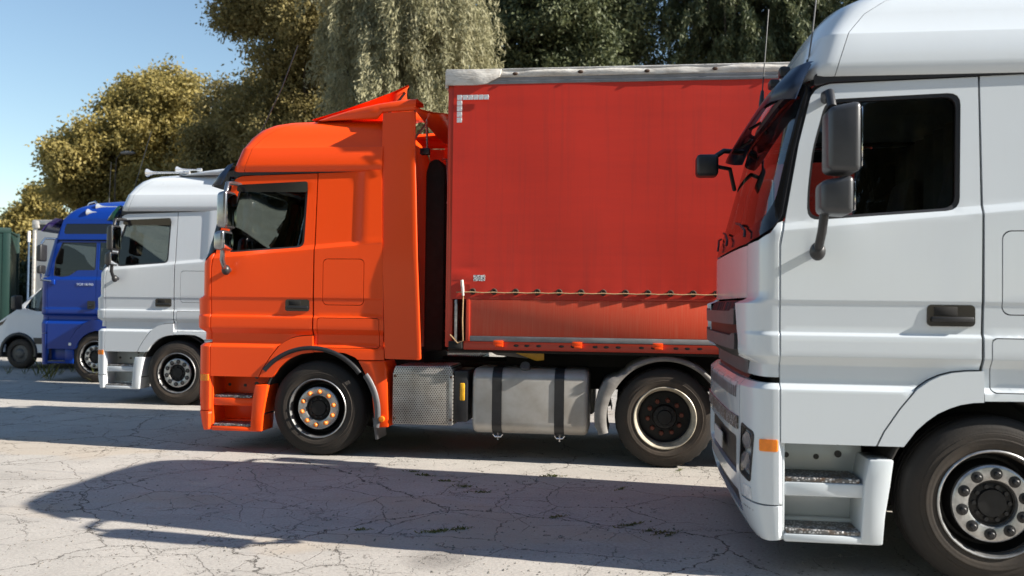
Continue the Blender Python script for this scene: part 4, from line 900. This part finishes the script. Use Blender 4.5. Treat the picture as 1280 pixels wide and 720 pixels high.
for mir in (False, True):
    f = (lambda u, v, o=0.: vside(u, v, o)) if not mir else (lambda u, v, o=0.: (u, VW-vside(u, v, o)[1], v))
    b = obj('body_side', patch(vbody, f, [vwin], [.58, .59, .71, .72, 1.25, 1.26], .08, .04), 'van_white', t)
    obj('side_glass', patch(vwin, lambda u, v, o: f(u, v, o+.015), (), (), .1, .004), 'glass', b)
    obj('window_pillar', patch([(.50, 1.34), (.56, 1.34), (.60, 1.94), (.55, 1.91)], lambda u, v, o: f(u, v, o-.002), (), (), .1, .02), 'black', b)
    obj('sill_band', patch([(.45, .58), (4.3, .58), (4.3, .72), (.40, .72)], lambda u, v, o: f(u, v, o-.012), (), (), .1, .03), 'black', b)
    tr = arc_band(.03, .36, .40, .475, f(0, .5, -.02)[1], f(0, .5, .06)[1], -10, 190, 24); obj('arch_trim', tr, 'black', b)
    mh = obj('mirror', mirror_house(.02, .16, f(0, 1.4, -.08)[1], f(0, 1.4, -.34)[1], 1.36, 1.70), 'black', t)
    w = obj('wheel', cached('vdisc', lambda: lathe([(.01, .215), (.04, .20), (.03, .12), (.01, .10), (0, .06), (0, 0)], 32)), 'rimgrey', t, (.03, f(0, .3, .02)[1], .345)); w.rotation_euler.z = math.pi if mir else 0
    obj('tyre', cached('vty', lambda: lathe([(.03, .20), (0, .22), (-.005, .27), (.02, .325), (.05, .345), (.18, .345), (.2, .30), (.2, .2)], 48)), 'tyre', w)
    w = obj('wheel', cached('vdisc', None), 'rimgrey', t, (3.4, f(0, .3, .02)[1], .345)); w.rotation_euler.z = math.pi if mir else 0; obj('tyre', cached('vty', None), 'tyre', w)
    obj('headlight', patch(soften([(-.66, 1.0), (-.36, 1.10), (-.28, 1.16), (-.40, 1.02), (-.64, .90)], .02), lambda u, v, o: f(u, v, o-.008), (), (), .06, .03), 'black_gloss', t)
def cross(prof, m0=.12):
    rows = []
    for x, z, ins in prof: rows.append([(x, y, z) for y in np.linspace(vside(x, z)[1]+ins, VW-vside(x, z)[1]-ins, 9)])
    return grid_mesh(rows)
obj('bonnet', cross([(-.74, .70, 0), (-.72, .90, 0), (-.62, 1.02, 0), (-.40, 1.14, 0), (-.18, 1.27, 0), (.0, 1.40, 0)]), 'van_white', t)
ws = obj('windscreen', cross([(.0, 1.40, 0), (.25, 1.66, 0), (.60, 1.95, 0), (.98, 2.22, 0)]), 'screen', t)
obj('roof', cross([(.98, 2.22, 0), (1.25, 2.45, 0), (1.6, 2.58, 0), (4.2, 2.55, 0), (4.4, 2.35, 0), (4.4, .36, 0)]), 'van_white', t)
obj('bumper', cross([(-.66, .36, 0), (-.76, .45, -.0), (-.765, .66, 0), (-.735, .71, 0)]), 'black', t)
obj('underbody', boxes([(-.6, 4.3, .1, 1.9, .25, .5), (-.5, .4, .35, 1.65, .4, 1.0), (.4, .6, .1, 1.9, .4, 1.3)], .02), 'dark', t)
s = obj('seat', boxes([(.75, 1.2, .3, .8, .75, 1.0), (1.15, 1.32, .3, .8, .9, 1.75)], .05), 'seat', t)
obj('side_marker', boxes([(.66, .74, -.03, .0, .27, .36)], .01), 'amber', t)

# ------------------------------------------------------------------ white box lorry and green container behind
t = thing('box_trailer', 'grimy white box trailer rising behind the van', 'trailer', (-19.9, 19.0, 0))
bxm = obj('box_body', boxes([(0, 12.5, 0, 2.5, 1.1, 3.86)], .02), 'boxwhite', t)
obj('roof_edge', boxes([(-.03, 12.5, -.03, 2.53, 3.862, 4.0)], .02), 'tarp', t); obj('dark_band', boxes([(.14, 12.4, -.012, .02, 3.68, 3.86)], .004), 'black', t)
obj('corner_cap', boxes([(-.04, .2, -.04, .2, 3.74, 3.98)], .03), 'tarp', t)
obj('corner_post', boxes([(-.02, .08, -.02, .08, 1.1, 3.73)], .01), 'tarp', t)
obj('chassis', boxes([(.3, 12.4, .7, 1.8, .85, 1.1), (1.0, 1.1, .4, .5, .05, .86), (1.0, 1.1, 2.0, 2.1, .05, .86)], .01), 'dark', t)
for xa in (8.6, 9.9):
    for mir in (False, True): wheel(t, xa, .02 if not mir else 2.48, 'rear', 'tyre', 'nutdark', mir)
t = thing('shipping_container', 'dark green steel container beyond the van', 'container', (-20.35-6.0*math.cos(R(31)), 18.5-6.0*math.sin(R(31)), 0), None, R(31))
def corr():
    pts = []; x = 0; k = 0
    while x < 5.9:
        d = .0 if k % 4 in (0, 1) else .036
        pts.append((x, d)); x += .07 if k % 2 else .11; k += 1
    return grid_mesh([[(x, y, z) for x, y in pts] for z in (.95, 3.55)])
me = corr(); me.polygons.foreach_set('use_smooth', [False]*len(me.polygons))
obj('corrugated_side', me, 'green', t)
obj('container_frame', boxes([(5.86, 6.06, -.02, .16, .8, 3.70), (-.1, .06, -.02, .16, .8, 3.70), (-.1, 6.06, -.03, .12, 3.56, 3.72), (-.1, 6.06, -.03, .12, .80, .96), (5.86, 6.06, 2.28, 2.44, .8, 3.7)], .012), 'green', t)
obj('container_end', boxes([(5.96, 6.0, .1, 2.3, .9, 3.6)], .01), 'green', t); obj('container_roof', boxes([(-.08, 6.04, 0, 2.42, 3.60, 3.66)], .01), 'green', t)
obj('side_tarp_roll', boxes([(3.2, 5.3, -.16, -.03, 2.9, 3.2)], .05), 'green', t)
obj('container_base', boxes([(.1, 5.9, .3, 2.1, .3, .82), (.5, .7, .3, 2.1, 0, .3), (5.2, 5.4, .3, 2.1, 0, .3)], .02), 'dark', t)
t = thing('marker_pole', 'thin white and blue pole between the green container and the white box', 'pole', (-19.68, 18.5, 0))
obj('upper_sleeve', tube([(0, 0, 3.30), (0, 0, 3.62)], .045, 10), 'boxwhite', t); obj('pole_shaft', tube([(0, 0, 0), (0, 0, 3.30)], .03, 10), 'pole_blue', t)
# lamp post in front of the trees
t = thing('street_lamp', 'grey street lamp head in front of the olive tree', 'street lamp', (-26.65, 34.0, 0))
obj('lamp_pole', tube([(0, 0, 0), (0, 0, 7.6), (.05, 0, 8.45), (.3, 0, 8.68)], [.05, .035, .03, .03], 10), 'bark', t)
obj('lamp_head', bulb((.62, 0, 8.70), .38, .16, .09), 'guard_grey', t)

# ------------------------------------------------------------------ trees
def leafmat(name, dark, light, trans=.35, spec=.3, rough=.55):
    n = N(name); at = n.n('ShaderNodeAttribute'); at.attribute_name = 'tone'
    c = n.ramp(at.outputs['Fac'], [(0., dark), (1., light)])
    n.set(Base_Color=c, Roughness=rough, Specular_IOR_Level=spec)
    tl = n.n('ShaderNodeBsdfTranslucent'); n.l(c, tl.inputs[0]); mx = n.n('ShaderNodeMixShader'); mx.inputs[0].default_value = trans
    n.l(n.b.outputs[0], mx.inputs[1]); n.l(tl.outputs[0], mx.inputs[2]); n.l(mx.outputs[0], n.out.inputs[0]); return n.m
M['leaf_willow'] = leafmat('willow_leaves', (.16, .155, .075), (.42, .39, .24), .35)
M['leaf_olive_glow'] = leafmat('olive_glow_leaves', (.19, .155, .042), (.47, .38, .135), .42)  # olive foliage with the golden lens-flare glow tinted into its colour
M['leaf_bronze_glow'] = leafmat('bronze_glow_leaves', (.12, .10, .033), (.36, .295, .12), .42)  # browner foliage, the same warm flare glow put into the leaf colour
M['leaf_dark'] = leafmat('dark_leaves', (.032, .046, .018), (.17, .185, .09), .25)
M['leaf_hedge'] = leafmat('hedge_leaves', (.012, .022, .010), (.035, .05, .022), .2)
M['grass'] = leafmat('weed_blades', (.07, .085, .025), (.17, .18, .07), .3)
def leaf_mesh(cen, axis, ln, wd, tone):
    """kite leaves: centres, long axes, lengths, widths as arrays"""
    k = len(cen); rnd = rng.normal(size=(k, 3)); side = np.cross(axis, rnd); side /= np.linalg.norm(side, axis=1)[:, None]+1e-9
    nrm = np.cross(axis, side); a = axis*ln[:, None]*.5; s = side*wd[:, None]*.5; n_ = nrm*wd[:, None]*.22
    V = np.stack([cen-a, cen+s+n_, cen+a, cen-s+n_], 1).reshape(-1, 3)
    F = (np.arange(k)[:, None]*4 + np.array([[0, 1, 2, 0, 2, 3]])).reshape(-1)
    me = bpy.data.meshes.new('crown'); me.vertices.add(4*k); me.vertices.foreach_set('co', V.astype('f').ravel())
    me.loops.add(6*k); me.loops.foreach_set('vertex_index', F.astype('i')); me.polygons.add(2*k)
    me.polygons.foreach_set('loop_start', np.arange(0, 6*k, 3, dtype='i')); me.polygons.foreach_set('loop_total', np.full(2*k, 3, 'i'))
    at = me.attributes.new('tone', 'FLOAT', 'POINT'); at.data.foreach_set('value', np.repeat(tone, 4).astype('f'))
    me.update(); me.validate(); return me
def unit(v): return v/(np.linalg.norm(v, axis=1)[:, None]+1e-9)
def crown_points(h0, h1, rx_, ry_, ncl, seed, lumps=9):
    """cluster centres filling an uneven crown made of lobes"""
    g = np.random.default_rng(seed); cz = (h0+h1)/2; hz = (h1-h0)/2
    d = unit(g.normal(size=(lumps*2, 3))); L = d*np.array([rx_, ry_, hz])*(.42+.28*g.random((lumps*2, 1))); Rl = (.30+.22*g.random(lumps*2))*min(rx_, hz)
    idx = g.integers(0, lumps*2, ncl); u = unit(g.normal(size=(ncl, 3)))*(g.random((ncl, 1))**.45)
    P = L[idx]+u*Rl[idx][:, None]; P[:, 2] += cz
    core = unit(g.normal(size=(ncl//4, 3)))*(g.random((ncl//4, 1))**.5)*np.array([rx_, ry_, hz])*.6; core[:, 2] += cz
    return np.concatenate([P, core]), g
def limbs(P, h0, h1, base_r, g, k=26):
    bm = bmesh.new(); top = Vector((g.normal()*.3, g.normal()*.3, h0+(h1-h0)*.72))
    trunk = [Vector((0, 0, -.05)), Vector((.05, .03, h0*.5)), Vector((.12, -.05, h0)), Vector((.05, .1, (h0+h1)*.5)), top]
    tube_pts(bm, trunk, [base_r*1.3, base_r, base_r*.85, base_r*.5, base_r*.12], 10)
    for p in P[g.integers(0, len(P), k)]:
        p = Vector(p); f = .25+.6*g.random(); a = trunk[1].lerp(trunk[3], f); mid = a.lerp(p, .5)+Vector((0, 0, .35))
        tube_pts(bm, [a, mid, p], [base_r*.34, base_r*.18, .015], 6)
    return from_bm(bm, True)
def broad_crown(P, g, per, spread, ln, wd):
    k = len(P)*per; ci = np.repeat(np.arange(len(P)), per); off = g.normal(size=(k, 3))*spread*np.array([1, 1, .75])
    cen = P[ci]+off; ax = unit(off*.6+g.normal(size=(k, 3))*.5+np.array([0, 0, -.25])); tone = np.clip(g.random(len(P))[ci]*.55+g.random(k)*.45, 0, 1)
    return leaf_mesh(cen, ax, ln*(.6+.8*g.random(k)), wd*(.6+.8*g.random(k)), tone)
def willow_crown(P, g, per, droop, ln, wd):
    k = len(P)*per; ci = np.repeat(np.arange(len(P)), per); t_ = g.random(k); L = droop*(.4+.9*g.random(len(P)))
    outd = unit(np.concatenate([P[:, :2]+g.normal(size=(len(P), 2))*1.2, np.zeros((len(P), 1))], 1))
    s = t_*L[ci]; cen = P[ci]+outd[ci]*(np.sqrt(s)*.35)[:, None]; cen[:, 2] -= s*.9; cen += g.normal(size=(k, 3))*.10
    ax = unit(outd[ci]*.35+g.normal(size=(k, 3))*.45+np.array([0, 0, -.8])); tone = np.clip(g.random(len(P))[ci]*.6+g.random(k)*.4, 0, 1)
    return leaf_mesh(cen, ax, ln*(.6+.8*g.random(k)), wd*(.6+.8*g.random(k)), tone)
TREES = {}
def tree(name, label, loc, kind, h0, h1, rx_, ry_, seed, mat, group, ncl=520, per=90, spread=.34, ln=.26, wd=.13, droop=1.8, base_r=.28, key=None, rz=0):
    t = thing(name, label, 'tree', loc, group, rz); key = key or seed
    if key not in TREES:
        P, g = crown_points(h0, h1, rx_, ry_, ncl, seed)
        TREES[key] = (limbs(P, h0, h1, base_r, g), willow_crown(P, g, per, droop, ln, wd) if kind == 'willow' else broad_crown(P, g, per, spread, ln, wd))
    a, b = TREES[key]; obj('trunk', a, 'bark', t); obj('crown', b, mat, t); return t
G = 'trees along the back of the yard'
tree('olive_tree', 'small pale olive tree rising over the green container', (-41.0, 48, 0), 'b', 2.5, 10.2, 2.3, 2, 11, 'leaf_olive_glow', G, 300, 130, .32, .26, .16)
tree('olive_tree', 'tall olive tree with golden glow tinted into its rounded crown behind the blue cab', (-28.2, 38, 0), 'b', 2.0, 16.4, 4.8, 4, 12, 'leaf_olive_glow', G, 800, 170, .34, .22, .12)
tree('willow_tree', 'silvery willow with hanging strands behind the orange cab', (-9.8, 22.6, 0), 'willow', 1.5, 17.5, 4.0, 3.6, 13, 'leaf_willow', G, 1250, 120, .3, .21, .045, 1.7, .35)
tree('broadleaf_tree', 'olive leafy tree with warm glow tinted into its leaves between the willow and the tall olive crown', (-15.3, 29.0, 0), 'b', 2.0, 20.5, 4.1, 4.2, 14, 'leaf_bronze_glow', G, 1000, 170, .34, .18, .085)
tree('broadleaf_tree', 'lower tree with warm glow tinted into its leaves filling the gap under the tall olive crown', (-20.6, 34.0, 0), 'b', 1.5, 13.2, 3.4, 3.4, 18, 'leaf_bronze_glow', G, 520, 150, .34, .19, .09)
tree('broadleaf_tree', 'dark green tree behind the front of the red trailer', (-5.2, 30.0, 0), 'b', 1.5, 20.5, 4.6, 3.8, 15, 'leaf_dark', G, 800, 160, .34, .20, .10)
tree('broadleaf_tree', 'dense dark tree above the middle of the red trailer', (1.9, 30.8, 0), 'willow', 2.0, 21.5, 5.5, 4.5, 16, 'leaf_dark', G, 1500, 90, .34, .24, .07, 1.3)
tree('broadleaf_tree', 'dark drooping tree above the rear of the red trailer', (9.6, 31, 0), 'willow', 2.0, 20.0, 5.6, 4.5, 17, 'leaf_dark', G, 1300, 80, .34, .24, .07, 1.3)
# undergrowth closing the yard behind the row
P, g = crown_points(0.1, 2.6, 1.6, 1.1, 150, 31); hm = (broad_crown(P, g, 90, .28, .20, .11), limbs(P, .4, 2.2, .05, g, 18))
for i, x in enumerate(np.arange(-33, 14, 2.6)):
    t = thing('hedge_bush', 'dark leafy bush in the hedge along the back of the yard', 'bush', (x+rng.normal()*.3, 28.0+max(0, -x-24)*.55+rng.normal()*.4, 0), 'bushes of the back hedge', rng.random()*6)
    obj('foliage', hm[0], 'leaf_hedge', t); obj('stems', hm[1], 'bark', t)
    t.scale = (1, 1, 1+rng.random()*.35)
# trees on the other side of the yard, seen only in the glass and the paint
for i, x in enumerate((-20, -13, -6, 1, 8, 15, 22)):
    tree('broadleaf_tree', 'leafy tree across the yard mirrored in the cab windows', (x, -24-(i % 2)*3, 0), 'b', 1, 2, 1, 1, 0, 'leaf_bronze_glow', 'trees across the yard', key=15 if i % 2 else 16, rz=i*1.3)

# ------------------------------------------------------------------ weeds in the cracks
def tuft(k, h, spread, seed):
    g = np.random.default_rng(seed); base = np.concatenate([g.normal(size=(k, 2))*spread, np.zeros((k, 1))], 1)
    ax = unit(np.concatenate([g.normal(size=(k, 2))*.5, np.ones((k, 1))], 1)); ln = h*(.5+.7*g.random(k))
    return leaf_mesh(base+ax*ln[:, None]*.48, ax, ln, np.full(k, h*.06+.004), g.random(k))
lowt = [tuft(46, .05, .022, 50+i) for i in range(4)]; tall = [tuft(9, .34, .03, 60+i) for i in range(3)]
def gpt(u, v):                                                               # where a ray through the photo meets the yard
    a, b = u-640, v-360; d = fwd*FPX + rx*a - ux*b; return CAM + d*(-CAM.z/d.z)
for i, (u, v) in enumerate(((516, 590), (532, 595), (557, 602), (580, 609), (602, 616), (692, 596), (451, 663), (543, 666), (552, 664), (578, 662), (695, 647), (789, 657), (812, 664), (826, 667), (838, 669), (776, 612), (850, 588))):
    p = gpt(u, v); o = obj('weed_tuft', lowt[i % 4], 'grass', None, (p.x, p.y, 0)); o.rotation_euler.z = i*1.7; o.rotation_euler.z = R(-12+i*5); o.scale = (1.5+.5*(i % 3), .4, .42+.15*(i % 2))
    tag(o, ('low weed tuft in a crack between the orange truck and the shadow edge' if v < 625 else 'low weed tuft in a crack inside the shadow of the white truck'), 'weed', 'low weeds in the cracks')
for i, (u, v) in enumerate(((46, 471), (58, 474), (62, 476), (90, 466), (75, 469), (117, 478), (30, 468), (10, 468))):
    p = gpt(u, v); o = obj('tall_weed', tall[i % 3], 'grass', None, (p.x, p.y, 0)); o.rotation_euler.z = i*2.1; s_ = (.9, 1.5, 1.3, .7, .6, 1.1, .5, .6)[i]; o.scale = (s_, s_, s_)
    tag(o, 'tall thin weed standing in front of the blue cab', 'weed', 'tall weeds by the blue cab')

# loose grit lying on the yard
g = np.random.default_rng(5); k = 2600; u = g.random(k)*1280; v = 470+g.random(k)**.7*260
V, F = [], []
for i in range(k):
    p = gpt(u[i], v[i]); r = .004+.009*g.random()**3; a0 = g.random()*6; b = len(V)
    for j in range(5): V.append((p.x+r*math.cos(a0+j*1.257)*(.7+.6*g.random()), p.y+r*math.sin(a0+j*1.257)*(.7+.6*g.random()), .0005))
    V.append((p.x+r*.2, p.y, r*(.5+.5*g.random())))
    F += [(b+j, b+(j+1) % 5, b+5) for j in range(5)]
M['grit'] = plain('grit', (.20, .185, .165), .9, 0, .5, 3)
tag(obj('grit', pydata(V, F, False), 'grit'), 'loose grit scattered over the concrete', 'grit', kind='stuff')
